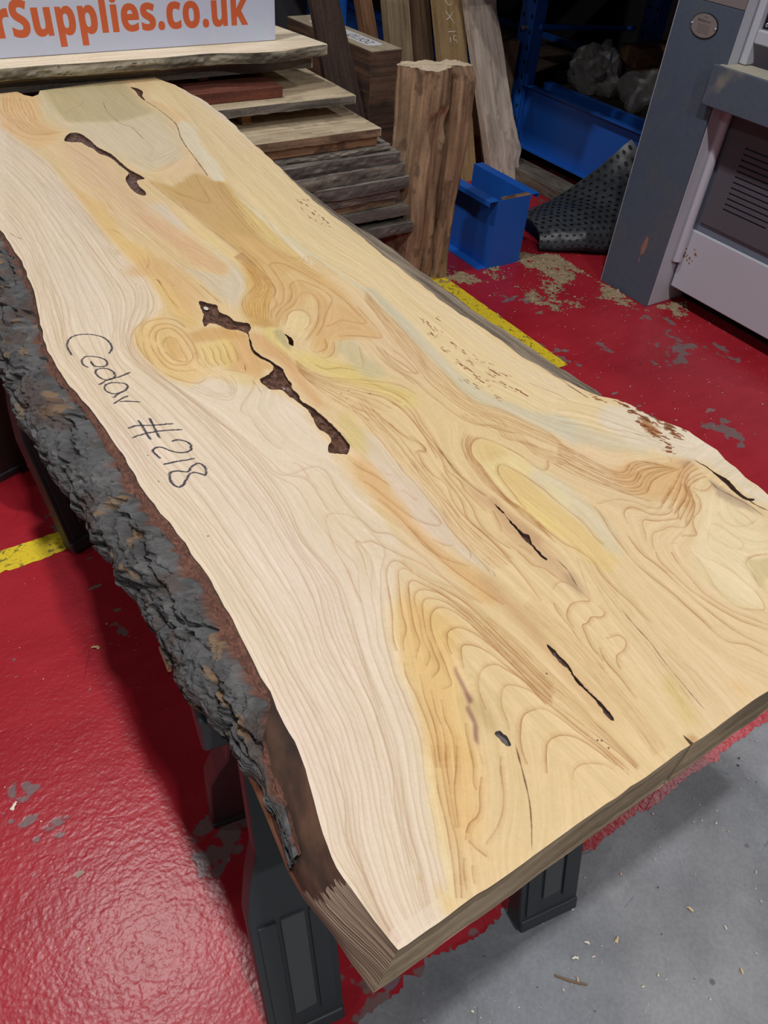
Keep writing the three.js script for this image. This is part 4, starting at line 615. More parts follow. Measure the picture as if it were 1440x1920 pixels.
// yellow line tape
const tapeTex = texOf(pixels(512, 128, (x, y) => { const n = pfbm(x / 32, y / 32, 16, 4, 4), d = smooth(0.66, 0.74, pfbm(x / 16 + 7, y / 16, 32, 8, 4)), s = smooth(0.7, 0.8, pnoise(x / 5, y / 5, 102, 25)) * 0.5; const k = Math.max(d * 0.75, s * n); return [lerp(232, 110, k), lerp(204, 96, k), lerp(40, 44, k)]; }));
tapeTex.repeat.set(2, 10);
const tapeMat = new THREE.MeshStandardMaterial({ map: tapeTex, roughness: 0.55 });
function tape(ax, az, bx, bz, w, label, seed) { const n = Math.ceil(Math.hypot(bx - ax, bz - az) / 0.008), dx = (bx - ax) / n, dz = (bz - az) / n, l = Math.hypot(dx, dz), px = -dz / l, pz = dx / l, A = [], C = []; for (let i = 0; i <= n; i++) { const t = (q) => (fbm(i * 0.5, seed + q, 3) - 0.5) * 0.005; A.push([ax + dx * i + px * (w / 2 + t(0)), az + dz * i + pz * (w / 2 + t(0))]); const rag = smooth(0.56, 0.66, fbm(i * 0.3, seed + 50, 4)) * 0.006; C.push([ax + dx * i - px * (w / 2 - rag + t(9)), az + dz * i - pz * (w / 2 - rag + t(9))]); } const g = sheet([...A, ...C.reverse()], 0.0012, 1); return single('floor_tape', metreUV(g, Math.abs(dx) > Math.abs(dz) ? 'x' : 'z'), tapeMat, label, 'floor tape', 'yellow bay lines'); }
tape(2.075, -1.735, -1.6, -1.735, 0.086, 'yellow floor tape running under the far trestle at the left', 3);
tape(2.125, -1.76, 2.125, -5.2, 0.088, 'yellow floor tape running past the foot of the standing oak beam', 8);

// ================================================================ ROOM SHELL (outside the frame)
const wallMat = new THREE.MeshStandardMaterial({ color: rgb(70, 72, 76), roughness: 0.9 });
const HT = 5.6;
struct('wall_back', new THREE.BoxGeometry(RX1 - RX0, HT, 0.12).translate((RX0 + RX1) / 2, HT / 2, RZ0 - 0.06), wallMat, 'dark grey workshop wall behind the racks');
struct('wall_front', new THREE.BoxGeometry(RX1 - RX0, HT, 0.12).translate((RX0 + RX1) / 2, HT / 2, RZ1 + 0.06), wallMat, 'dark grey workshop wall behind the photographer');
struct('wall_left', new THREE.BoxGeometry(0.12, HT, RZ1 - RZ0).translate(RX0 - 0.06, HT / 2, (RZ0 + RZ1) / 2), wallMat, 'dark grey workshop wall at the left');
struct('wall_right', new THREE.BoxGeometry(0.12, HT, RZ1 - RZ0).translate(RX1 + 0.06, HT / 2, (RZ0 + RZ1) / 2), wallMat, 'dark grey workshop wall at the right');
struct('ceiling', new THREE.BoxGeometry(RX1 - RX0 + 0.24, 0.12, RZ1 - RZ0 + 0.24).translate((RX0 + RX1) / 2, HT + 0.06, (RZ0 + RZ1) / 2), wallMat, 'dark workshop roof deck');
const lampBody = new THREE.MeshStandardMaterial({ color: rgb(60, 60, 64), roughness: 0.5, metalness: 0.6 });
const lampGlow = new THREE.MeshStandardMaterial({ color: 0xffffff, emissive: LAMP_COLOUR, emissiveIntensity: 6, roughness: 0.6 });
const placeWords = ['above the near end of the slab', 'above the far end of the slab', 'above the machine', 'to the right behind the photographer', 'to the left beside the photographer', 'behind the photographer', 'at the far left'];
LAMPS.forEach(([x, z, I], k) => {
  const t = thing('ceiling_lamp', 'round high-bay workshop lamp ' + placeWords[k], 'lamp', [x, LAMP_HEIGHT, z], 0, 'high-bay lamps');
  part('housing', new THREE.LatheGeometry([[0, 0.24], [0.05, 0.24], [0.06, 0.12], [0.14, 0.06], [0.15, 0.012], [0.13, 0.012], [0.12, 0.02], [0, 0.02]].map(([a, b]) => new THREE.Vector2(a, b)), 28), lampBody, t);
  part('hanger', new THREE.CylinderGeometry(0.008, 0.008, HT - LAMP_HEIGHT - 0.24, 8).translate(0, (HT - LAMP_HEIGHT + 0.24) / 2, 0), lampBody, t);
  part('lens', new THREE.CylinderGeometry(0.12, 0.12, 0.008, 28).translate(0, 0.014, 0), lampGlow, t);
  const l = new THREE.RectAreaLight(LAMP_COLOUR, I, 0.16, 0.16); l.position.set(x, LAMP_HEIGHT - 0.004, z); l.lookAt(x, 0, z); scene.add(l); l.castShadow = true;
});

// ================================================================ TRESTLES
const plastic = new THREE.MeshStandardMaterial({ color: rgb(46, 51, 55), roughness: 0.5, bumpMap: barkTex, bumpScale: 0.0006 });
const plasticDust = new THREE.MeshStandardMaterial({ color: rgb(74, 78, 79), roughness: 0.65 });
function extrude(pts, depth, bevel = 0.004) { const s = new THREE.Shape(pts.map(([x, y]) => new THREE.Vector2(x, y))); return new THREE.ExtrudeGeometry(s, { depth: depth - 2 * bevel, bevelEnabled: true, bevelThickness: bevel, bevelSize: bevel, bevelSegments: 2 }).translate(0, 0, -depth / 2 + bevel); }
function trestle(label, c, turn, topY) {
  const t = thing('trestle', label, 'trestle', [c[0], 0, c[1]], turn, 'plastic trestles under the slab');
  part('top_beam', join([metreUV(new RoundedBoxGeometry(0.66, 0.075, 0.07, 2, 0.008).translate(0, topY - 0.0385, 0)), metreUV(new RoundedBoxGeometry(0.56, 0.1, 0.035, 2, 0.006).translate(0, topY - 0.1, 0))]), plastic, t);
  const h = topY - 0.03, splay = Math.atan2(0.2, h), L = h / Math.cos(splay);
  for (const sx of [-1, 1]) for (const sz of [1, -1]) {
    const g = new THREE.Group(); g.name = 'leg'; g.position.set(sx * 0.25, 0.0, sz * 0.215); g.rotation.x = -sz * splay; t.add(g);
    const o = [[-0.062, 0.012], [-0.056, 0.006], [0.056, 0.006], [0.062, 0.012], [0.064, 0.36], [0.05, 0.44], [0.034, 0.5], [0.03, L - 0.02], [-0.03, L - 0.02], [-0.034, 0.5], [-0.05, 0.44], [-0.064, 0.36]];
    part('leg_shell', metreUV(extrude(o, 0.042, 0.005), 'y'), plastic, g);
    for (const [x, y0, y1, w] of [[0.0, 0.085, 0.34, 0.036], [-0.041, 0.05, 0.34, 0.026], [0.041, 0.07, 0.34, 0.026]]) part('rib', metreUV(extrude([[x - w / 2, y0], [x + w / 2, y0 + 0.004], [x + w / 2, y1], [x - w / 2, y1]], 0.006, 0.0015).translate(0, 0, sz * 0.0225), 'y'), x === 0 ? plasticDust : plastic, g);
    part('foot_pad', metreUV(new RoundedBoxGeometry(0.134, 0.034, 0.052, 2, 0.006).translate(0, 0.02, 0), 'x'), plastic, g, 'rubber foot of the leg');
  }
  for (const sz of [1, -1]) part('brace', metreUV(new RoundedBoxGeometry(0.46, 0.05, 0.022, 2, 0.005).translate(0, 0.42, sz * 0.105), 'x'), plastic, t);
  return t;
}
trestle('black plastic folding trestle under the near sawn end of the slab', [0.47, -0.505], -0.17, B - 0.001);
trestle('black plastic folding trestle in shadow under the far half of the slab', [0.405, -1.985], 0.33, B - 0.001);

// ================================================================ STACK OF SAWN BOARDS
function liveBoard(name, label, o) { // o: x0,x1,zf,zb,y0,y1, rough, mat, seed, end
  const n = 60, f = [], b = []; for (let i = 0; i <= n; i++) { const x = lerp(o.x0, o.x1, i / n); f.push([x, o.zf + (fbm(x * 5, o.seed, 4) - 0.5) * (o.wavy ?? 0.02) + (o.shape ? o.shape(x) : 0)]); b.push([x + (i === n ? (o.skew ?? 0) : 0), o.zb]); }
  const ring = [...f, ...b.reverse()], s = new THREE.Shape(ring.map(([x, z]) => new THREE.Vector2(x, -z)));
  const g = new THREE.ExtrudeGeometry(s, { depth: o.y1 - o.y0 - 0.004, bevelEnabled: true, bevelThickness: 0.002, bevelSize: 0.002, bevelSegments: 1 }); g.rotateX(-Math.PI / 2); g.translate(0, o.y0 + 0.002, 0);
  const t = thing(name, label, 'board', [0, 0, 0], 0, 'stack of sawn boards behind the slab');
  part('plank', metreUV(g, 'x', 1, o.seed * 0.37), o.mat, t);
  if (o.rough) { // bark or grey wane along the front edge
    const w = grid(Math.round((o.x1 - o.x0) * 170), 9, (u, v) => { const x = lerp(o.x0 + 0.002, o.x1 - 0.004, u), k = clamp(u * n, 0, n - 1e-3), i = Math.floor(k), z = lerp(f[i][1], f[i + 1][1], k - i); const d = (fbm(x * 40, v * 3 + o.seed, 4) - 0.3) * o.rough * Math.sin(Math.PI * clamp(v, 0.06, 0.94)); return [x, lerp(o.y1 - 0.001, o.y0 + 0.001, v) + (fbm(x * 30, v * 4 + 9 + o.seed, 3) - 0.5) * 0.006 * (v > 0.9 ? 1 : 0.2), z + 0.0055 + Math.max(d, -0.001)]; });
    part('bark_edge', metreUV(w, 'x', 1, o.seed), o.edgeMat, t, 'rough grey bark edge');
  }
  return t;
}
const M = {
  fresh: timberMat([236, 222, 198], [206, 186, 154], 41, { amp: 0.8 }),
  barkGrey: timberMat([150, 142, 122], [70, 64, 54], 42, { amp: 1.6, bump: 0.006 }),
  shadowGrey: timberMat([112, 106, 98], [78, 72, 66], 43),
  dusty: timberMat([198, 182, 152], [156, 138, 112], 44, { spot: 0.25 }),
  dustyEdge: timberMat([150, 122, 96], [98, 76, 58], 45, { spot: 0.3 }),
  redBrown: timberMat([116, 62, 44], [80, 40, 30], 46),
  tan: timberMat([168, 128, 88], [96, 68, 48], 47, { spot: 0.6 }),
  grey: timberMat([136, 128, 116], [84, 78, 72], 48, { amp: 1.3, spot: 0.3 }),
  greyDark: timberMat([104, 98, 92], [66, 60, 56], 49, { amp: 1.2 }),
};
liveBoard('sawn_board', 'fresh pale board with grey bark edge at the top of the stack, under the sign', { x0: -0.7, x1: 1.694, zf: -2.895, zb: -3.62, y0: 0.873, y1: 0.91, mat: M.fresh, seed: 1, rough: 0.02, edgeMat: M.barkGrey, wavy: 0.03, skew: -0.12, shape: (x) => (x > 1.25 ? 0.03 * smooth(1.2, 1.4, x) - 0.05 * smooth(1.45, 1.69, x) : 0) });
liveBoard('sawn_board', 'pale board with square grey edge, second from the top of the stack', { x0: -0.6, x1: 1.655, zf: -2.952, zb: -3.6, y0: 0.82, y1: 0.856, mat: M.fresh, seed: 2, wavy: 0.004, rough: 0.002, edgeMat: M.shadowGrey });
liveBoard('sawn_board', 'red-brown board with rounded end lying in the shade under the pale boards', { x0: 1.12, x1: 1.469, zf: -2.85, zb: -3.4, y0: 0.758, y1: 0.797, mat: M.redBrown, seed: 3, wavy: 0.004 });
single('stacking_batten', box(1.2, 1.24, 0.7975, 0.8195, -3.5, -2.99, 'z'), M.tan, 'short batten between the red-brown board and the pale board above it', 'batten');
liveBoard('sawn_board', 'dusty board with square end just below the red-brown board', { x0: -0.4, x1: 1.758, zf: -2.79, zb: -3.35, y0: 0.726, y1: 0.757, mat: M.dusty, seed: 4, wavy: 0.003, rough: 0.002, edgeMat: M.grey });
single('stacking_batten', box(1.3, 1.34, 0.675, 0.7255, -2.99, -2.85, 'z'), M.tan, 'short batten under the dusty board in the middle of the stack', 'batten');
liveBoard('sawn_board', 'dusty board catching a bright patch of lamp light, brown sawn edge', { x0: -0.3, x1: 1.793, zf: -2.65, zb: -3.0, y0: 0.643, y1: 0.674, mat: M.dusty, seed: 5, wavy: 0.003, rough: 0.002, edgeMat: M.dustyEdge });
liveBoard('sawn_board', 'tan and dark stained board directly under the brightly lit dusty board', { x0: -0.3, x1: 1.778, zf: -2.655, zb: -3.0, y0: 0.61, y1: 0.642, mat: M.tan, seed: 6, wavy: 0.004 });
const greyRows = [
  [1.845, 0.608, 0.585, -2.66, 'grey bark-edged board, uppermost of the weathered boards in the lower stack', 0.014],
  [1.878, 0.583, 0.54, -2.628, 'grey bark-edged board, second of the weathered boards from above', 0.014],
  [1.906, 0.538, 0.49, -2.62, 'grey board with a pale dusty rim, third of the weathered boards from above', 0.012],
  [1.923, 0.488, 0.441, -2.615, 'dark grey wavy-edged board, fourth of the weathered boards from above', 0.01],
  [1.89, 0.439, 0.402, -2.63, 'grey board with a short tan corner, fifth of the weathered boards from above', 0.01],
  [1.877, 0.4, 0.37, -2.64, 'thin brown board, sixth of the weathered boards from above', 0.004],
  [1.926, 0.368, 0.33, -2.61, 'slate grey square-edged board, second from the bottom of the stack', 0.003],
  [1.952, 0.3, 0.255, -2.6, 'thick grey board with rounded corner at the bottom of the stack', 0.012],
];
greyRows.forEach(([x1, y1, y0, zf, label, rough], k) => liveBoard('sawn_board', label, { x0: -0.3 + k * 0.02, x1, zf, zb: -2.97, y0: Math.max(y0, k < 7 ? greyRows[k + 1][1] + 0.001 : 0.25), y1, mat: k === 5 ? M.dustyEdge : M.grey, seed: 10 + k, wavy: 0.03, rough, edgeMat: k === 6 ? M.shadowGrey : k === 5 ? M.dustyEdge : k % 2 ? M.greyDark : M.grey }));
[[1.0, 'right'], [-0.1, 'left']].forEach(([x, w]) => single('stacking_batten', box(x, x + 0.06, 0.3005, 0.329, -2.95, -2.7, 'z'), M.tan, 'batten between the two lowest boards, ' + w + ' one', 'batten'));
[[1.62, 'dark upright timber bearer under the right end of the stack'], [0.0, 'dark upright timber bearer under the left end of the stack']].forEach(([x, l]) => single('timber_bearer', box(x, x + 0.2, 0, 0.2545, -2.95, -2.68, 'z'), M.redBrown, l, 'bearer', 'bearers under the stack'));

// ================================================================ SIGN
{
  const W = 2048, H = 768, x0 = 0.1, x1 = 1.525, y0 = 0.9115, y1 = 1.45, c = canvasOf(W, H), g = c.getContext('2d');
  g.fillStyle = 'rgb(196,204,226)'; g.fillRect(0, 0, W, H); const r = rng(4);
  for (let i = 0; i < 300; i++) { g.fillStyle = `rgba(${170 + r() * 60},${176 + r() * 60},${200 + r() * 50},${0.05 + r() * 0.08})`; g.beginPath(); g.ellipse(r() * W, r() * H, 10 + r() * 90, 3 + r() * 16, r() * 3, 0, 7); g.fill(); }
  const px = (x) => (x - x0) / (x1 - x0) * W, py = (y) => (1 - (y - y0) / (y1 - y0)) * H;
  g.fillStyle = 'rgb(206,98,58)'; g.textBaseline = 'alphabetic';
  const xh = py(0.968) - py(1.044); let fs = 100; g.font = `bold ${fs}px sans-serif`; const m = g.measureText('x'); fs = 100 * xh / (m.actualBoundingBoxAscent || 54); g.font = `bold ${fs}px sans-serif`;
  const word = 'Supplies.co.uk', w = g.measureText(word).width, sx = (px(1.412) - px(0.59)) / w;
  g.save(); g.translate(px(0.59), py(0.968)); g.scale(sx, 1); g.lineWidth = fs * 0.035; g.strokeStyle = g.fillStyle; for (const [w2, o] of [[word, 0], ['r', -g.measureText('r').width]]) { g.fillText(w2, o, 0); g.strokeText(w2, o, 0); } g.restore();
  const t = thing('sign', 'white shop sign with orange lettering standing on the top board', 'sign');
  part('panel', new RoundedBoxGeometry(x1 - x0, y1 - y0, 0.006, 1, 0.001).translate((x0 + x1) / 2, (y0 + y1) / 2, -3.004), new THREE.MeshStandardMaterial({ color: rgb(196, 204, 226), roughness: 0.45 }), t);
  part('lettering', new THREE.PlaneGeometry(x1 - x0 - 0.002, y1 - y0 - 0.002).translate((x0 + x1) / 2, (y0 + y1) / 2, -3.0004), new THREE.MeshPhysicalMaterial({ map: texOf(c, true, false), roughness: 0.4 }), t, 'printed orange letters on white');
}

// ================================================================ STANDING OAK BEAM
{
  const t = thing('oak_beam', 'short split oak beam standing upright beside the board stack', 'timber beam', [2.045, 0, -2.68], 0.0);
  const base = [[-0.158, -0.03], [-0.11, 0.035], [-0.055, 0.096], [0.0, 0.075], [0.05, 0.056], [0.06, -0.004], [0.072, 0.054], [0.11, 0.068], [0.152, 0.062], [0.15, 0.0], [0.09, -0.045], [0.04, -0.03], [0.0, -0.075], [-0.06, -0.06], [-0.12, -0.066]];
  const cv = new THREE.CatmullRomCurve3(base.map(([x, z]) => new THREE.Vector3(x, 0, z)), true, 'catmullrom', 0.35), NU = 110, NV = 90, Ht = 0.87;
  const sect = (u, y) => { const q = cv.getPointAt(u % 1), tw = 1 + 0.1 * Math.sin(y * 5 + 1) * Math.sin(u * 6.28 + y * 3), h = y / Ht, a = (1 - h) * 0.16, ca = Math.cos(a), sa = Math.sin(a); let x = q.x * tw, z = q.z * tw; const gr = (fbm(u * 40 + fbm(y * 5, u * 8, 2) * 1.5, y * 2.2, 4) - 0.5) * 0.024 - 0.02 * smooth(0.62, 0.72, fbm(u * 9 + 3, y * 3.2, 3)); const l = Math.hypot(x, z) || 1; x += x / l * gr; z += z / l * gr; return [x * ca - z * sa + (1 - h) * -0.0, z * ca + x * sa]; };
  const side = grid(NU, NV, (u, v) => { const y = v * Ht, [x, z] = sect(u, y); return [x, y, z]; }, null, (u, v) => [v * Ht, u * 0.9]);
  const oak = timberMat([178, 148, 116], [108, 84, 62], 61, { amp: 0.95, bump: 0.006, spot: 0.4 });
  part('shaft', side, oak, t, 'brown riven side with deep vertical checks');
  const P = [0, Ht, 0], U = [0.5, 0.5], I = []; for (let i = 0; i <= NU; i++) { const [x, z] = sect(i / NU, Ht); P.push(x, Ht + (noise(i * 0.7, 3) - 0.5) * 0.006, z); U.push(x * 3, z * 3); if (i) I.push(0, i + 1, i); }
  const cap = new THREE.BufferGeometry(); cap.setAttribute('position', new THREE.Float32BufferAttribute(P, 3)); cap.setAttribute('uv', new THREE.Float32BufferAttribute(U, 2)); cap.setIndex(I); cap.computeVertexNormals();
  part('sawn_top', cap, timberMat([206, 190, 164], [170, 150, 122], 62), t, 'pale sawn top');
}

// ================================================================ TIMBER LEANING AT THE BACK
function lean(name, label, q, thick, mat, group = 'timber leaning at the back') { // q: bottom-left, bottom-right, top-right, top-left; carried down to the floor
  const V = q.map((p) => new THREE.Vector3(...p)), down = (a, b) => { const t = a.y / (b.y - a.y); return a.clone().addScaledVector(b.clone().sub(a), -t); };
  const up = (a, b) => a.clone().addScaledVector(b.clone().sub(a), 1.2);
  const bl = down(V[0], V[3]), br = down(V[1], V[2]), tr = up(V[1], V[2]), tl = up(V[0], V[3]);
  const n = br.clone().sub(bl).cross(tl.clone().sub(bl)).normalize(); n.y = 0; n.normalize(); const o = n.clone().multiplyScalar(-thick);
  const N = 24, pts = []; const row = (t, w) => { const a = bl.clone().lerp(tl, t), b = br.clone().lerp(tr, t), k = w ? (fbm(t * 9, w, 3) - 0.5) * 0.02 : 0; return [a, b.addScaledVector(b.clone().sub(a).normalize(), k)]; };
  const P = [], I = [], U = []; for (let i = 0; i <= N; i++) { const [a, b] = row(i / N, mat.userData.wavy); for (const [p, u] of [[a, 0], [b, 0.2], [b.clone().add(o), 0.25], [a.clone().add(o), 0.45], [a, 0.5]]) { P.push(p.x, p.y, p.z); U.push(p.y * 1.0, u); } if (i) for (let k = 0; k < 4; k++) { const e = (i - 1) * 5 + k; I.push(e, e + 1, e + 6, e, e + 6, e + 5); } }
  for (const s of [0, N * 5]) I.push(s, s + 1, s + 2, s, s + 2, s + 3);
  let g = new THREE.BufferGeometry(); g.setAttribute('position', new THREE.Float32BufferAttribute(P, 3)); g.setAttribute('uv', new THREE.Float32BufferAttribute(U, 2)); g.setIndex(I); g = g.toNonIndexed(); g.computeVertexNormals();
  return [single(name, g, mat, label, 'board', group), { bl, br, tr, tl, n }];
}
const dkBrown = timberMat([74, 54, 42], [44, 32, 26], 71), brown = timberMat([142, 104, 72], [96, 66, 44], 72), greyTan = timberMat([156, 138, 108], [116, 98, 72], 73), midBrown = timberMat([118, 92, 66], [82, 60, 42], 74), tanWood = timberMat([176, 148, 104], [142, 114, 76], 75), paleWood = timberMat([216, 200, 184], [178, 160, 142], 76, { spot: 0.25, amp: 1.1 });
lean('leaning_board', 'wide dark brown board leaning close behind the right end of the stack', [[1.84, 0.549, -3.08], [2.015, 0.526, -3.08], [1.847, 1.111, -3.14], [1.73, 1.113, -3.14]], 0.03, dkBrown);
lean('leaning_board', 'narrow brown board leaning just behind the labelled board', [[2.587, 0.562, -3.98], [2.671, 0.557, -3.98], [2.621, 0.952, -4.1], [2.546, 0.953, -4.1]], 0.06, brown);
lean('leaning_board', 'grey-tan board leaning behind the left corner of the oak beam', [[2.662, 0.363, -3.8], [2.808, 0.35, -3.8], [2.805, 0.964, -4.0], [2.664, 0.966, -4.0]], 0.06, greyTan);
lean('leaning_board', 'brown board leaning next to the chalk-marked board', [[2.868, 0.344, -3.88], [3.01, 0.332, -3.88], [2.992, 0.961, -4.08], [2.866, 0.963, -4.08]], 0.05, midBrown);
const [chalkBoard, cq] = lean('leaning_board', 'tan board with white chalk figures leaning behind the oak beam', [[2.916, 0.069, -3.55], [3.097, 0.045, -3.55], [3.047, 0.983, -3.85], [2.866, 0.986, -3.85]], 0.05, tanWood);
{ // chalk figures written down the board: O X 15
  const strokes = [[[0.5, 0.02], [0.33, 0.1], [0.36, 0.32], [0.5, 0.4], [0.62, 0.3], [0.62, 0.08], [0.5, 0.02]], [[0.3, 0.52], [0.62, 0.82]], [[0.62, 0.52], [0.42, 0.68], [0.3, 0.72]], [[0.34, 1.0], [0.64, 1.0]], [[0.4, 1.12], [0.4, 1.24]], [[0.64, 1.1], [0.54, 1.1], [0.54, 1.2], [0.62, 1.2], [0.64, 1.28]]];
  const up = cq.tl.clone().sub(cq.bl).normalize(), rt = cq.br.clone().sub(cq.bl), o = cq.tl.clone(), hgt = cq.tl.clone().sub(cq.bl).length();
  const chalk = new THREE.MeshStandardMaterial({ color: rgb(226, 222, 214), roughness: 1 }), geos = [];
  const place = ([u, v]) => { const y = 0.905 - v * 0.19, t = y / cq.tl.y; return cq.bl.clone().lerp(cq.tl, t).addScaledVector(rt, u).addScaledVector(cq.n, 0.0012); };
  for (const s of strokes) { const c = new THREE.CatmullRomCurve3(s.map(place)); geos.push(new THREE.TubeGeometry(c, 20, 0.0028, 5, false)); }
  part('chalk_writing', join(geos), chalk, chalkBoard, 'white chalk figures');
}
{ // pale live-edge board with its wavy right edge
  const q = [[3.128, 0.008, -3.42], [3.376, -0.011, -3.42], [3.216, 0.996, -3.75], [2.985, 0.999, -3.75]].map((p) => new THREE.Vector3(...p)), right = [[0, 0.86], [0.1, 0.88], [0.17, 1.02], [0.24, 0.96], [0.35, 0.9], [0.55, 0.86], [0.64, 0.86], [0.72, 0.84], [0.82, 0.8], [1.0, 0.98], [1.4, 1.0]];
  const P = [], U = [], I = [], N = 60, n = q[1].clone().sub(q[0]).cross(q[3].clone().sub(q[0])).normalize(), o = n.clone().multiplyScalar(-0.05);
  const ry = (t) => { for (let i = 1; i < right.length; i++) if (t <= right[i][0]) return lerp(right[i - 1][1], right[i][1], smooth(0, 1, (t - right[i - 1][0]) / (right[i][0] - right[i - 1][0]))); return 1; };
  for (let i = 0; i <= N; i++) { const t = 0.006 + i / N * 1.2, a0 = q[0].clone().lerp(q[3], t), b0 = q[1].clone().lerp(q[2], t), w = b0.clone().sub(a0), a = a0.clone().addScaledVector(w, 0.0), b = a0.clone().addScaledVector(w, ry(t)); for (const [p, u] of [[a, 0], [b, 0.25], [b.clone().add(o), 0.3], [a.clone().add(o), 0.55], [a, 0.6]]) { P.push(p.x, p.y, p.z); U.push(p.y, u); } if (i) for (let k = 0; k < 4; k++) { const e = (i - 1) * 5 + k; I.push(e, e + 1, e + 6, e, e + 6, e + 5); } }
  for (const s of [0, N * 5]) I.push(s, s + 1, s + 2, s, s + 2, s + 3);
  let g = new THREE.BufferGeometry(); g.setAttribute('position', new THREE.Float32BufferAttribute(P, 3)); g.setAttribute('uv', new THREE.Float32BufferAttribute(U, 2)); g.setIndex(I); g = g.toNonIndexed(); g.computeVertexNormals();
  single('leaning_board', g, paleWood, 'pale greyish live-edge board with a wavy right edge leaning on the rack', 'board', 'timber leaning at the back');
}
// thick board on end with a paper label on its top end
{
  const t = thing('thick_board', 'thick dark board standing on edge with a white handwritten label on top', 'board', [2.14, 0, -3.52], 0.06);
  const g = box(-0.085, 0.085, 0, 0.8, -0.36, 0.34, 'z', 0.004);
  part('board_body', g, timberMat([104, 76, 56], [58, 42, 32], 81, { amp: 1.2 }), t);
  part('sawn_top', box(-0.084, 0.084, 0.8, 0.8025, -0.358, 0.338, 'z', 0), timberMat([176, 164, 140], [140, 124, 100], 82), t, 'grey sawn top edge');
  const c = canvasOf(768, 160), k = c.getContext('2d'); k.fillStyle = 'rgb(206,206,208)'; k.fillRect(0, 0, 768, 160); k.fillStyle = 'rgb(38,38,46)'; k.font = '128px sans-serif'; k.save(); k.translate(52, 126); k.transform(1, 0, -0.15, 1, 0, 0); k.scale(0.78, 1); k.fillText('SOLID - KEEP', 0, 0); k.restore();
  const s = new THREE.Shape(); const w = 0.5, h = 0.088, r = 0.03; s.moveTo(r, 0); s.lineTo(w, 0); s.lineTo(w, h); s.lineTo(r, h); s.quadraticCurveTo(0, h, 0, h - r); s.lineTo(0, r); s.quadraticCurveTo(0, 0, r, 0);
  const lg = new THREE.ShapeGeometry(s, 8), p = lg.attributes.position, uv = lg.attributes.uv; for (let i = 0; i < p.count; i++) { const a = p.getX(i), b = p.getY(i); uv.setXY(i, a / w, b / h); p.setXYZ(i, -0.042 + (1 - b / h) * h * 0 + b, 0.8032, 0.26 - a); } lg.computeVertexNormals();
  const lm = new THREE.MeshStandardMaterial({ map: texOf(c, true, false), roughness: 0.8, side: THREE.DoubleSide }); part('paper_label', lg, lm, t, 'white paper label with handwriting');
}
single('timber_block', box(3.275, 3.43, 0, 0.66, -3.93, -3.72, 'y', 0.004), timberMat([150, 126, 94], [104, 82, 58], 83), 'square timber block standing between the pale board and the blue rack post', 'timber');

// ================================================================ PALLET RACK
const blue = new THREE.MeshStandardMaterial({ color: rgb(28, 94, 188), roughness: 0.45, bumpMap: barkTex, bumpScale: 0.0003 });
const sheetMat = new THREE.MeshStandardMaterial({ color: rgb(28, 28, 32), roughness: 0.9 });
const holeDark = new THREE.MeshStandardMaterial({ color: rgb(8, 10, 14), roughness: 0.9 });
{
  const t = thing('pallet_rack', 'blue steel pallet rack in the dark behind the leaning timber', 'rack');
  const upright = (x, z, h) => { const g = new THREE.Group(); g.name = 'upright'; t.add(g);
    part('post', join([box(x, x + 0.004, 0, h, z - 0.13, z, 'y', 0), box(x, x + 0.075, 0, h, z - 0.004, z, 'y', 0), box(x, x + 0.075, 0, h, z - 0.13, z - 0.126, 'y', 0)]), blue, g);
    for (let y = 0.1; y < h - 0.1; y += 0.075) for (const dz of [0.03, 0.1]) part('slot', new THREE.CylinderGeometry(0.008, 0.008, 0.002, 10).rotateZ(Math.PI / 2).scale(1, 1.5, 1).translate(x - 0.0006, y, z - dz), holeDark, g);
    part('foot_plate', box(x - 0.03, x + 0.1, 0, 0.006, z - 0.15, z + 0.02, 'x', 0), blue, g); };
  upright(3.47, -3.67, 2.6); upright(4.5, -3.67, 2.6); upright(3.47, -0.6, 2.6); upright(4.5, -0.6, 2.6); upright(3.47, -6.15, 2.6); upright(4.5, -6.15, 2.6);
  const rail = (x, y0, y1, za, zb, s) => join([box(x - 0.003, x + 0.003, y0, y1, za, zb, 'z', 0), box(Math.min(x, x + s * 0.045), Math.max(x, x + s * 0.045), y1 - 0.006, y1, za, zb, 'z', 0), box(Math.min(x, x + s * 0.045), Math.max(x, x + s * 0.045), y0, y0 + 0.006, za, zb, 'z', 0)]);
  for (const [za, zb] of [[-3.66, -0.74], [-6.14, -3.81]]) {
    for (const [y0, y1] of [[0.12, 0.45], [1.12, 1.248]]) { part('beam', rail(3.5, y0, y1, za, zb, -1), blue, t); part('beam', rail(3.62, y0, y1, za, zb, 1), blue, t); part('beam', rail(4.5, y0, y1, za, zb, 1), blue, t); }
    for (let k = 0; k < 5; k++) { const a = za + (zb - za) * k / 5, b = za + (zb - za) * (k + 1) / 5 - 0.004; part('deck_board', box(3.67, 4.56, 0.4, 0.424, a, b, 'x'), dkBrown, t); part('back_sheet', box(4.62, 4.63, 0, 2.6, a, b, 'y', 0), sheetMat, t); }
  }
  const b = new THREE.CylinderGeometry(0.014, 0.014, 1, 10); b.rotateZ(Math.PI / 2); const br = part('brace', b, blue, t); br.position.set(3.99, 0.69, -3.74); br.rotation.set(0, 0.18, -0.09);
  part('bolt', new THREE.CylinderGeometry(0.012, 0.012, 0.03, 8).rotateZ(Math.PI / 2).translate(3.455, 0.72, -3.73), new THREE.MeshStandardMaterial({ color: rgb(190, 184, 168), roughness: 0.4, metalness: 0.7 }), t, 'pale steel bolt');
}
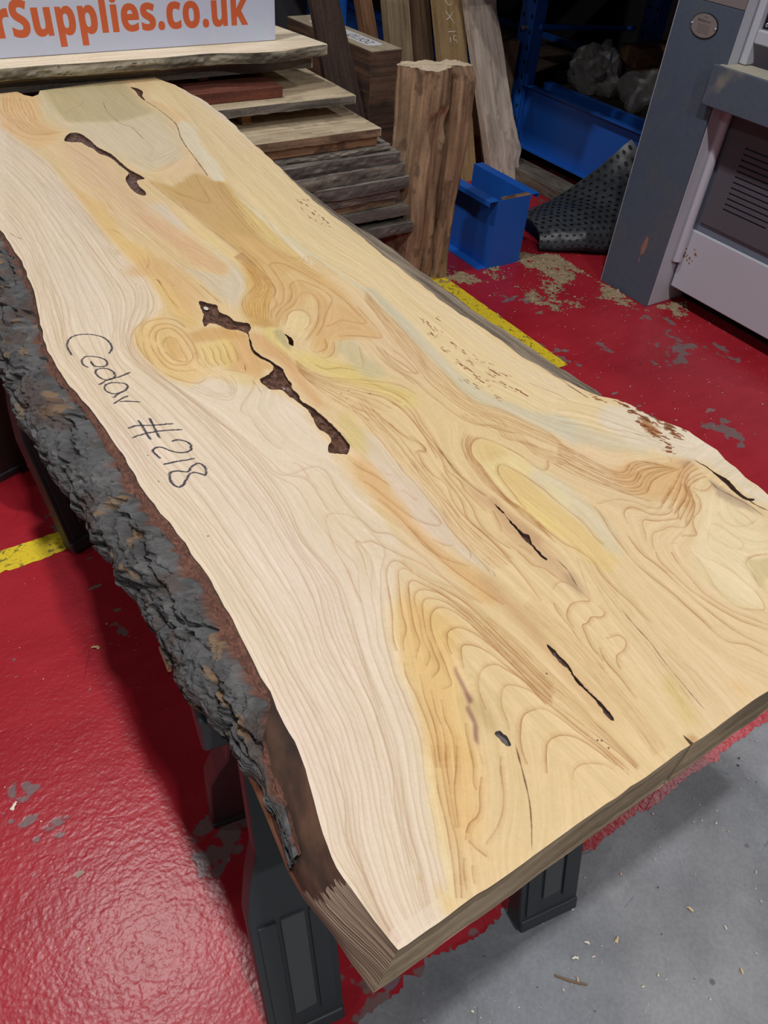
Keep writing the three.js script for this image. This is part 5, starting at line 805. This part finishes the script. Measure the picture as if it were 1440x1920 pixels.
// long boards stored on the upper level reach out over the leaning timber and shade it
for (let k = 0; k < 6; k++) single('stored_board', box(2.72 + (k % 3) * 0.05, 4.45, 1.2505, 1.29, k === 5 ? -3.65 : -6.1 + k * 0.45, k === 5 ? -3.41 : -5.67 + k * 0.45, 'x', 0.003, k * 0.2), dkBrown, 'long dark board stored on the upper rack level, number ' + ['one', 'two', 'three', 'four', 'five', 'six'][k] + ' from the back wall', 'board', 'boards on the upper rack level');
single('stored_board', box(2.72, 4.45, 1.2505, 1.29, -3.39, -2.98, 'x', 0.003), dkBrown, 'shorter dark board on the upper rack level, second nearest the machine', 'board', 'boards on the upper rack level');
single('stored_board', box(2.86, 4.45, 1.2505, 1.29, -2.96, -2.45, 'x', 0.003), dkBrown, 'short wide dark board on the upper rack level, nearest the machine', 'board', 'boards on the upper rack level');
single('rack_post', box(2.56, 2.62, 0, 2.4, -4.34, -4.28, 'y', 0.003), blue, 'blue steel post at the back, left of the leaning boards', 'rack post');
[[4.0, 4.3, 0.4245, 0.56, -3.44, -3.3, 'dark timber end on the rack shelf nearest the grey machine'], [4.02, 4.4, 0.5605, 0.66, -3.5, -3.36, 'dark timber end stacked on another on the rack shelf'], [4.0, 4.36, 0.4245, 0.52, -3.28, -3.1, 'low dark timber offcut at the back of the rack shelf']].forEach(([a, b, c, d, e, f, l], k) => single('timber_offcut', box(a, b, c, d, e, f, 'x', 0.003, k * 0.3), k ? brown : midBrown, l, 'offcut', 'offcuts in the rack'));
// crumpled plastic bags
const bagMat = new THREE.MeshPhysicalMaterial({ color: rgb(188, 186, 180), roughness: 0.3, transmission: 0.55, thickness: 0, side: THREE.DoubleSide });
function bag(label, c, s, seed) { const g = new THREE.IcosahedronGeometry(1, 6), p = g.attributes.position, v = new THREE.Vector3(); for (let i = 0; i < p.count; i++) { v.fromBufferAttribute(p, i).normalize(); const f = Math.abs(noise(v.x * 1.7 + v.y * 1.3 + seed, v.z * 1.7 - v.y + seed) - 0.5) * 2, q = Math.abs(noise(v.x * 3.1 + seed * 2, v.z * 3.1 + v.y * 2.4) - 0.5), k = 0.72 + 0.5 * f + 0.28 * q; p.setXYZ(i, v.x * s[0] * k, Math.max(v.y * s[1] * k, -s[1] * 0.6), v.z * s[2] * k); } const q = g.index ? g.toNonIndexed() : g; q.computeVertexNormals(); q.translate(c[0], c[1] + s[1] * 0.6, c[2]); return single('plastic_bag', q, bagMat, label, 'bag', 'crumpled plastic bags'); }
bag('crumpled clear plastic bag on the rack beam, the taller one', [3.86, 0.4248, -3.5], [0.13, 0.15, 0.17], 3);
bag('crumpled clear plastic bag on the rack next to the grey machine', [3.84, 0.4248, -3.1], [0.12, 0.12, 0.15], 8);
single('floor_timber', box(3.3, 3.455, 0, 0.07, -3.66, -2.96, 'z', 0.005), timberMat([128, 122, 108], [92, 84, 74], 91, { spot: 0.4 }), 'grey timber lying on the floor along the foot of the rack', 'timber');

// offcut of blue rack beam standing on the floor
{
  const t = thing('steel_beam_offcut', 'short blue steel beam offcut standing on the red floor beside the oak beam', 'steel beam');
  const x0 = 2.405, x1 = 2.6, z0 = -3.0, z1 = -2.575, h = 0.325, e = 0.004;
  part('web', box(x0, x0 + e, 0, h, z0, z1, 'z', 0), blue, t); part('web', box(x1 - e, x1, 0, h, z0, z1, 'z', 0), blue, t);
  part('end_plate', box(x0 + e, x1 - e, 0, h, z1 - e, z1, 'y', 0), blue, t);
  for (const [xa, xb] of [[x0 - 0.05, x0], [x1, x1 + 0.05]]) { part('flange', box(xa, xb, h - e, h, z0, z1 - 0.002, 'z', 0), blue, t); part('flange', box(xa, xb, 0, e, z0, z1 - 0.012, 'z', 0), blue, t); const l = xa < x0 ? xa : xb - e; part('lip', box(l, l + e, h - 0.022, h - e, z0, z1 - 0.002, 'z', 0), blue, t); }
  part('end_rim', box(x0 + 0.03, x1, h, h + 0.001, z1 - 0.03, z1, 'x', 0), M.tan, t, 'pile of sawdust on the rim');
}

// perforated rubber mat, crumpled
{
  const rows = [
    [[2.86, 0.02, -2.70], [2.97, 0.015, -2.58], [3.15, 0.015, -2.46], [3.4, 0.015, -2.34]],
    [[2.765, 0.012, -2.615], [2.93, 0.03, -2.5], [3.12, 0.03, -2.40], [3.4, 0.03, -2.27]],
    [[2.775, 0.085, -2.64], [2.95, 0.11, -2.52], [3.13, 0.12, -2.43], [3.42, 0.14, -2.3]],
    [[2.815, 0.1, -2.76], [3.0, 0.14, -2.66], [3.2, 0.17, -2.56], [3.46, 0.2, -2.44]],
    [[2.86, 0.07, -2.88], [3.06, 0.12, -2.8], [3.26, 0.2, -2.7], [3.49, 0.27, -2.6]],
    [[2.93, 0.02, -2.98], [3.12, 0.1, -2.93], [3.32, 0.25, -2.86], [3.47, 0.4, -2.8]],
  ].map((r) => new THREE.CatmullRomCurve3(r.map((p) => new THREE.Vector3(...p))));
  const g = grid(70, 80, (u, v) => { const c = new THREE.CatmullRomCurve3(rows.map((r) => r.getPoint(u))), p = c.getPoint(v); return [p.x, Math.max(0.004, p.y + (fbm(u * 6, v * 7, 3) - 0.5) * 0.02), p.z]; });
  const c = canvasOf(512, 512), k = c.getContext('2d'); k.fillStyle = '#fff'; k.fillRect(0, 0, 512, 512); k.fillStyle = '#000'; for (let i = 0; i < 4; i++) for (let j = 0; j < 4; j++) { k.beginPath(); k.arc(i * 128 + 64 + (j % 2 ? 32 : -32), j * 128 + 64, 30, 0, 7); k.fill(); }
  const a = texOf(c, false); a.repeat.set(4.5, 4.5);
  const mt = texOf(pixels(128, 128, (x, y) => { const n = pfbm(x / 8, y / 8, 16, 16, 3) * 30; return [40 + n, 44 + n, 48 + n]; })); mt.repeat.set(3, 3);
  const g2 = g.clone(); { const q = g2.attributes.position, nn = g2.attributes.normal; for (let i = 0; i < q.count; i++) q.setY(i, Math.max(0.0015, q.getY(i) - 0.006)); g2.computeVertexNormals(); }
  const m = single('rubber_mat', g, new THREE.MeshPhysicalMaterial({ map: mt, alphaMap: a, alphaTest: 0.5, roughness: 0.38, side: THREE.DoubleSide }), 'crumpled black rubber mat with round holes on the floor by the machine', 'mat');
  part('under_layer', g2, new THREE.MeshStandardMaterial({ color: rgb(16, 16, 18), roughness: 0.7, side: THREE.DoubleSide }), m);
}

// ================================================================ GREY WOODWORKING MACHINE
{
  const t = thing('woodworking_machine', 'grey and white woodworking machine with slatted vent at the right', 'machine');
  const dirt = (base, dirtC, seed, amt) => texOf(pixels(256, 256, (x, y) => { const n = smooth(0.5, 0.66, pfbm(x / 32 + seed, y / 32, 8, 8, 5)) * amt, f = (pnoise(x / 2, y / 2, 128, 128) - 0.5) * 6; return base.map((b, i) => lerp(b, dirtC[i], n) + f); }));
  const greyT = dirt([80, 92, 108], [96, 98, 96], 3, 0.35), greyM = new THREE.MeshPhysicalMaterial({ map: greyT, roughness: 0.38 });
  const dirtyM = new THREE.MeshStandardMaterial({ map: dirt([80, 90, 106], [132, 128, 116], 9, 0.9), roughness: 0.6 });
  const white = new THREE.MeshPhysicalMaterial({ color: rgb(186, 188, 198), roughness: 0.38 }), dustTop = new THREE.MeshStandardMaterial({ map: dirt([176, 170, 152], [120, 116, 104], 21, 0.7), roughness: 0.9 });
  const louvreM = new THREE.MeshStandardMaterial({ color: rgb(84, 84, 92), roughness: 0.5 }), black = new THREE.MeshStandardMaterial({ color: rgb(12, 12, 14), roughness: 0.8 });
  const zA = -2.247, zB = -1.96, px = 2.84;
  // end column
  part('column_panel', box(px, px + 0.012, 0, 1.149, zA, zB, 'y', 0.002), greyM, t, 'blue-grey painted end panel');
  part('column_panel', box(px, px + 0.012, 1.151, 2.0, zA, zB, 'y', 0.002), new THREE.MeshPhysicalMaterial({ color: rgb(128, 120, 120), roughness: 0.45 }), t, 'warm grey upper panel');
  part('column_frame', join([box(px + 0.013, 3.4, 0, 2.0, zB - 0.02, zB, 'y', 0.004), box(px + 0.013, 3.4, 0, 2.0, zA - 0.004, zA + 0.016, 'y', 0.004), box(px + 0.004, px + 0.02, 0, 2.0, zA - 0.006, zA - 0.001, 'y', 0.001)]), white, t, 'white painted column sides');
  part('corner_roll', new THREE.CylinderGeometry(0.022, 0.022, 0.62, 16).translate(2.935, 0.52, zB + 0.01), white, t);
  part('paint_scrape', (() => { const s = new THREE.Shape(); [[0, 0], [0.018, 0.012], [0.024, 0.05], [0.02, 0.085], [0.008, 0.09], [0.0, 0.055], [-0.004, 0.03], [0.002, 0.012], [0.004, -0.03], [0.012, -0.03]].forEach(([a, b], i) => (i ? s.lineTo(a, b) : s.moveTo(a, b))); return new THREE.ShapeGeometry(s).rotateY(-Math.PI / 2).translate(px - 0.0008, 0.2, -2.075); })(), new THREE.MeshStandardMaterial({ color: rgb(150, 108, 98), roughness: 0.9, side: THREE.DoubleSide }), t, 'scraped patch of brown primer');
  // cabinet face running towards the right
  const fx = 2.95, zE = -0.9;
  part('kick_panel', box(fx, fx + 0.03, 0.088, 0.352, zB + 0.012, zE, 'z', 0.006), white, t, 'white lower panel with rust spots');
  const rr = rng(12), rust = []; for (let i = 0; i < 16; i++) { const y = 0.215 + rr() * 0.07 + (i % 3) * 0.012, z = -1.935 + rr() * 0.07, s = 0.0015 + rr() * 0.005; const c = new THREE.CircleGeometry(s, 7).rotateY(-Math.PI / 2).scale(1, 0.7 + rr(), 1).translate(fx - 0.0006, y * 1.0, z); rust.push(c); }
  part('rust_spots', join(rust), new THREE.MeshStandardMaterial({ color: rgb(142, 104, 74), roughness: 1, side: THREE.DoubleSide }), t);
  part('plinth', box(3.08, 3.4, 0, 0.087, zB + 0.012, zE, 'z', 0.003), black, t);
  part('cabinet_face', join([box(fx + 0.012, fx + 0.03, 0.353, 0.85, zB + 0.012, zE, 'z', 0.003)]), new THREE.MeshStandardMaterial({ color: rgb(104, 116, 132), roughness: 0.5 }), t, 'blue-grey cabinet frame');
  // louvre door with real slots
  { const y0 = 0.395, y1 = 0.83, z0 = -1.915, z1 = zE - 0.02, sz0 = -1.83, sz1 = -1.62, geos = [], n = 12, sy0 = 0.475, pitch = 0.0215, sh = 0.0065; geos.push(box(fx, fx + 0.012, y0, y1, z0, sz0, 'z', 0), box(fx, fx + 0.012, y0, y1, sz1, z1, 'z', 0)); let y = y0; for (let i = 0; i < n; i++) { const a = sy0 + i * pitch; geos.push(box(fx, fx + 0.012, y, a, sz0, sz1, 'z', 0)); y = a + sh; } geos.push(box(fx, fx + 0.012, y, y1, sz0, sz1, 'z', 0)); const d = part('vent_door', join(geos), louvreM, t, 'dark grey door with a slatted vent'); part('vent_back', box(fx + 0.0122, fx + 0.014, sy0 - 0.01, sy0 + n * pitch, sz0 - 0.005, sz1 + 0.005, 'z', 0), black, d); }
  // table block
  part('table_rail', box(2.8, 2.8 + 0.012, 0.846, 0.982, -1.985, zE, 'z', 0.004), dirtyM, t, 'grey table edge with sawdust film');
  part('table_rail', box(2.812, 2.95, 0.846, 0.978, -1.985, -1.975, 'x', 0.002), dirtyM, t);
  part('table_top', box(2.8125, 2.945, 0.966, 0.98, -1.974, zE, 'z', 0.002), dustTop, t, 'dusty table top');
  // head casting
  const hx = 2.905; part('head_casting', join([box(hx + 0.001, 3.39, 1.053, 1.098, -1.9245, zE, 'z', 0.006), box(hx, hx + 0.05, 0.981, 1.9, -2.0 + 0.042, -1.925, 'y', 0.006), box(hx, hx + 0.05, 1.45, 1.9, -1.925, zE, 'y', 0.006)]), white, t, 'white machine head frame');
  part('head_recess', box(hx + 0.16, hx + 0.18, 0.981, 1.052, -1.924, zE, 'z', 0), black, t);
  part('control_window', box(hx + 0.02, hx + 0.03, 1.1, 1.44, -1.92, zE, 'z', 0.002), new THREE.MeshPhysicalMaterial({ color: rgb(22, 24, 30), roughness: 0.25 }), t, 'dark control panel');
  part('screw', new THREE.SphereGeometry(0.007, 10, 8).scale(0.5, 1, 1).translate(hx + 0.018, 1.114, -1.905), new THREE.MeshStandardMaterial({ color: rgb(220, 220, 220), roughness: 0.2, metalness: 1 }), t);
  part('body', box(2.985, 3.4, 0.09, 0.84, zB + 0.012, zE, 'z', 0.004), louvreM, t);
  // oval maker's plate
  const c = canvasOf(512, 300), k = c.getContext('2d'); k.fillStyle = 'rgb(150,142,138)'; k.fillRect(0, 0, 512, 300); k.fillStyle = 'rgb(30,30,34)'; k.textAlign = 'center'; k.font = 'bold 52px sans-serif'; k.fillText('bacro', 180, 108); k.font = '46px sans-serif'; k.fillText('wood', 312, 108); k.font = '20px sans-serif'; k.fillStyle = 'rgb(80,76,76)'; for (let i = 0; i < 6; i++) for (let q = 0; q < 5; q++) k.fillRect(140 + q * 48 + (i % 2) * 8, 140 + i * 20, 38, 6); k.fillRect(226, 38, 60, 8);
  const el = new THREE.CylinderGeometry(1, 1, 1, 40).rotateZ(Math.PI / 2), pl = part('plate_rim', el.clone().scale(0.004, 0.04, 0.062).translate(px - 0.002, 1.077, -2.102), black, t);
  const face = new THREE.CircleGeometry(1, 40).rotateY(-Math.PI / 2).scale(1, 0.0375, 0.059).translate(px - 0.0045, 1.077, -2.102); part('maker_plate', face, new THREE.MeshStandardMaterial({ map: texOf(c, true, false), roughness: 0.4, metalness: 0.35 }), t, 'oval metal maker plate');
  for (const z of [-2.157, -2.047]) part('rivet', new THREE.SphereGeometry(0.004, 8, 6).translate(px - 0.006, 1.077, z), white, t);
}

// ================================================================ SAWDUST AND SHAVINGS
{ // low drifts of sawdust near the machine and the blue offcut
  const x0 = 2.1, x1 = 3.15, z0 = -2.85, z1 = -1.7, n = 190, m = 190;
  const H = (x, z) => { if ((x > 2.825 && z < -1.945) || (x > 2.7 && z < -2.585 + (x - 2.765) * 0.6)) return -1; const near = (ax, az, r) => Math.max(0, 1 - Math.hypot((x - ax), (z - az)) / r), w = Math.max(near(2.72, -2.47, 0.36), near(2.45, -2.3, 0.2) * 0.8, near(2.83, -2.1, 0.2), near(2.92, -1.92, 0.16), near(2.3, -2.55, 0.25) * 0.7, near(2.55, -2.25, 0.24) * 0.8); const k = fbm(x * 9, z * 9 + 3, 4) * 0.75 + fbm(x * 40, z * 40, 3) * 0.35; return (w * 0.55 + k + (noise(x * 120, z * 120) - 0.5) * 0.22 - 0.88) * 0.04; };
  const P = [], I = [], U = [], id = new Map(); const v = (i, j) => { const key = i * 999 + j; if (!id.has(key)) { const x = lerp(x0, x1, i / n), z = lerp(z0, z1, j / m); id.set(key, P.length / 3); P.push(x, 0.0006 + Math.max(0, H(x, z)) * (0.5 + noise(x * 300, z * 300)), z); U.push(x * 4, z * 4); } return id.get(key); };
  for (let i = 0; i < n; i++) for (let j = 0; j < m; j++) if (H(lerp(x0, x1, (i + 0.5) / n), lerp(z0, z1, (j + 0.5) / m)) > 0) { const a = v(i, j), b = v(i + 1, j), c = v(i, j + 1), d = v(i + 1, j + 1); I.push(a, c, b, b, c, d); }
  const g = new THREE.BufferGeometry(); g.setAttribute('position', new THREE.Float32BufferAttribute(P, 3)); g.setAttribute('uv', new THREE.Float32BufferAttribute(U, 2)); g.setIndex(I); g.computeVertexNormals();
  const st = texOf(pixels(256, 256, (x, y) => { const a = pnoise(x / 2, y / 2, 128, 128), b = pfbm(x / 8, y / 8, 32, 32, 3), k = 0.6 + a * 0.45 + b * 0.3; return [154 * k, 134 * k, 104 * k]; }));
  const s = single('sawdust', g, new THREE.MeshStandardMaterial({ map: st, roughness: 1, bumpMap: st, bumpScale: 0.004 }), 'drifts of sawdust on the red floor between the blue beam and the machine', 'sawdust', null, 'stuff');
}
{ // scattered flakes, too many to count
  const g = new THREE.PlaneGeometry(1, 1, 3, 1), p = g.attributes.position; for (let i = 0; i < p.count; i++) p.setZ(i, Math.sin((p.getX(i) + 0.5) * 3.1) * 0.25); g.rotateX(-Math.PI / 2); g.computeVertexNormals();
  const N = 1500, im = new THREE.InstancedMesh(g, new THREE.MeshStandardMaterial({ color: 0xffffff, roughness: 0.9, side: THREE.DoubleSide }), N), r = rng(88), o = new THREE.Object3D(), col = new THREE.Color();
  for (let i = 0; i < N; i++) {
    let x, z, s; const k = r(); if (k < 0.5) { x = 0.3 + r() * 1.2; z = -0.28 + r() * 0.75; s = 0.0012 + r() * r() * r() * 0.008; } else if (k < 0.72) { x = -0.5 + r() * 0.75; z = -1.65 + r() * 1.35; s = 0.001 + r() * r() * r() * 0.006; } else { x = 2.1 + r() * 0.95; z = -2.7 + r() * 1.6; s = 0.002 + r() * r() * 0.007; }
    o.position.set(x, 0.0015 + r() * 0.001, z); o.rotation.set((r() - 0.5) * 0.3, r() * 6.3, 0); o.scale.set(s, s * 0.5, s * (0.2 + r() * 0.5)); o.updateMatrix(); im.setMatrixAt(i, o.matrix); col.copy(r() < 0.12 ? rgb(56, 54, 52) : rgb(206 + r() * 40, 190 + r() * 40, 160 + r() * 50)); im.setColorAt(i, col);
  }
  im.name = 'wood_flakes'; im.castShadow = im.receiveShadow = true; scene.add(im); info(im, 'tiny wood flakes scattered over the floor', 'flakes', null, 'stuff');
}
{ // the larger shavings that can be told apart
  const mat = new THREE.MeshStandardMaterial({ color: rgb(214, 186, 140), roughness: 0.9, side: THREE.DoubleSide }), pale = new THREE.MeshStandardMaterial({ color: rgb(232, 224, 206), roughness: 0.9, side: THREE.DoubleSide });
  const sp = new THREE.BoxGeometry(0.004, 0.003, 0.062, 1, 1, 6), q = sp.attributes.position; for (let i = 0; i < q.count; i++) q.setX(i, q.getX(i) * (1 - Math.abs(q.getZ(i)) * 9) + q.getZ(i) * q.getZ(i) * 2); sp.computeVertexNormals(); sp.rotateY(0.75); sp.translate(0.643, 0.0018, -0.126);
  single('wood_splinter', sp, timberMat([150, 124, 96], [96, 78, 60], 93), 'long thin brown splinter on the grey concrete', 'splinter');
  const curl = (x, z, s, turn, m, label) => { s *= 0.62; const g = grid(10, 3, (u, v) => { const a = u * 2.4; return [(u - 0.5) * s * 1.5, 0.0012 + Math.abs(Math.sin(a)) * s * 0.22, (v - 0.5) * s * (0.7 - 0.4 * u) + Math.sin(u * 4) * s * 0.08 + (noise(u * 9 + x * 50, v * 5) - 0.5) * s * 0.3]; }); g.rotateY(turn); g.translate(x, 0.0004, z); single('wood_shaving', g, m, label, 'shaving', 'larger shavings on the floor'); };
  curl(0.773, -0.131, 0.014, 0.4, mat, 'tan square wood chip on the concrete, in the middle of the grey area');
  curl(0.944, -0.092, 0.016, 1.9, mat, 'curved tan shaving on the concrete at the far right');
  curl(0.942, 0.039, 0.012, 1.2, mat, 'small tan shaving on the concrete near the bottom right');
  curl(0.717, -0.159, 0.012, 2.2, pale, 'white flake on the concrete just in front of the trestle leg');
  curl(0.678, -0.151, 0.014, 2.6, pale, 'white curled shaving between trestle leg and long splinter');
  curl(0.739, -0.221, 0.012, 0.1, pale, 'small pale shaving against the right trestle foot');
  curl(0.655, -0.12, 0.012, 0.9, mat, 'tan shaving touching the long splinter');
  curl(-0.146, -1.007, 0.02, 0.6, pale, 'white curled shaving on the red floor at the left edge');
  curl(0.13, -1.324, 0.022, 2.5, mat, 'pale curled shaving on the red floor beside the slab shadow');
}
shade(scene);
renderer.render(scene, camera);
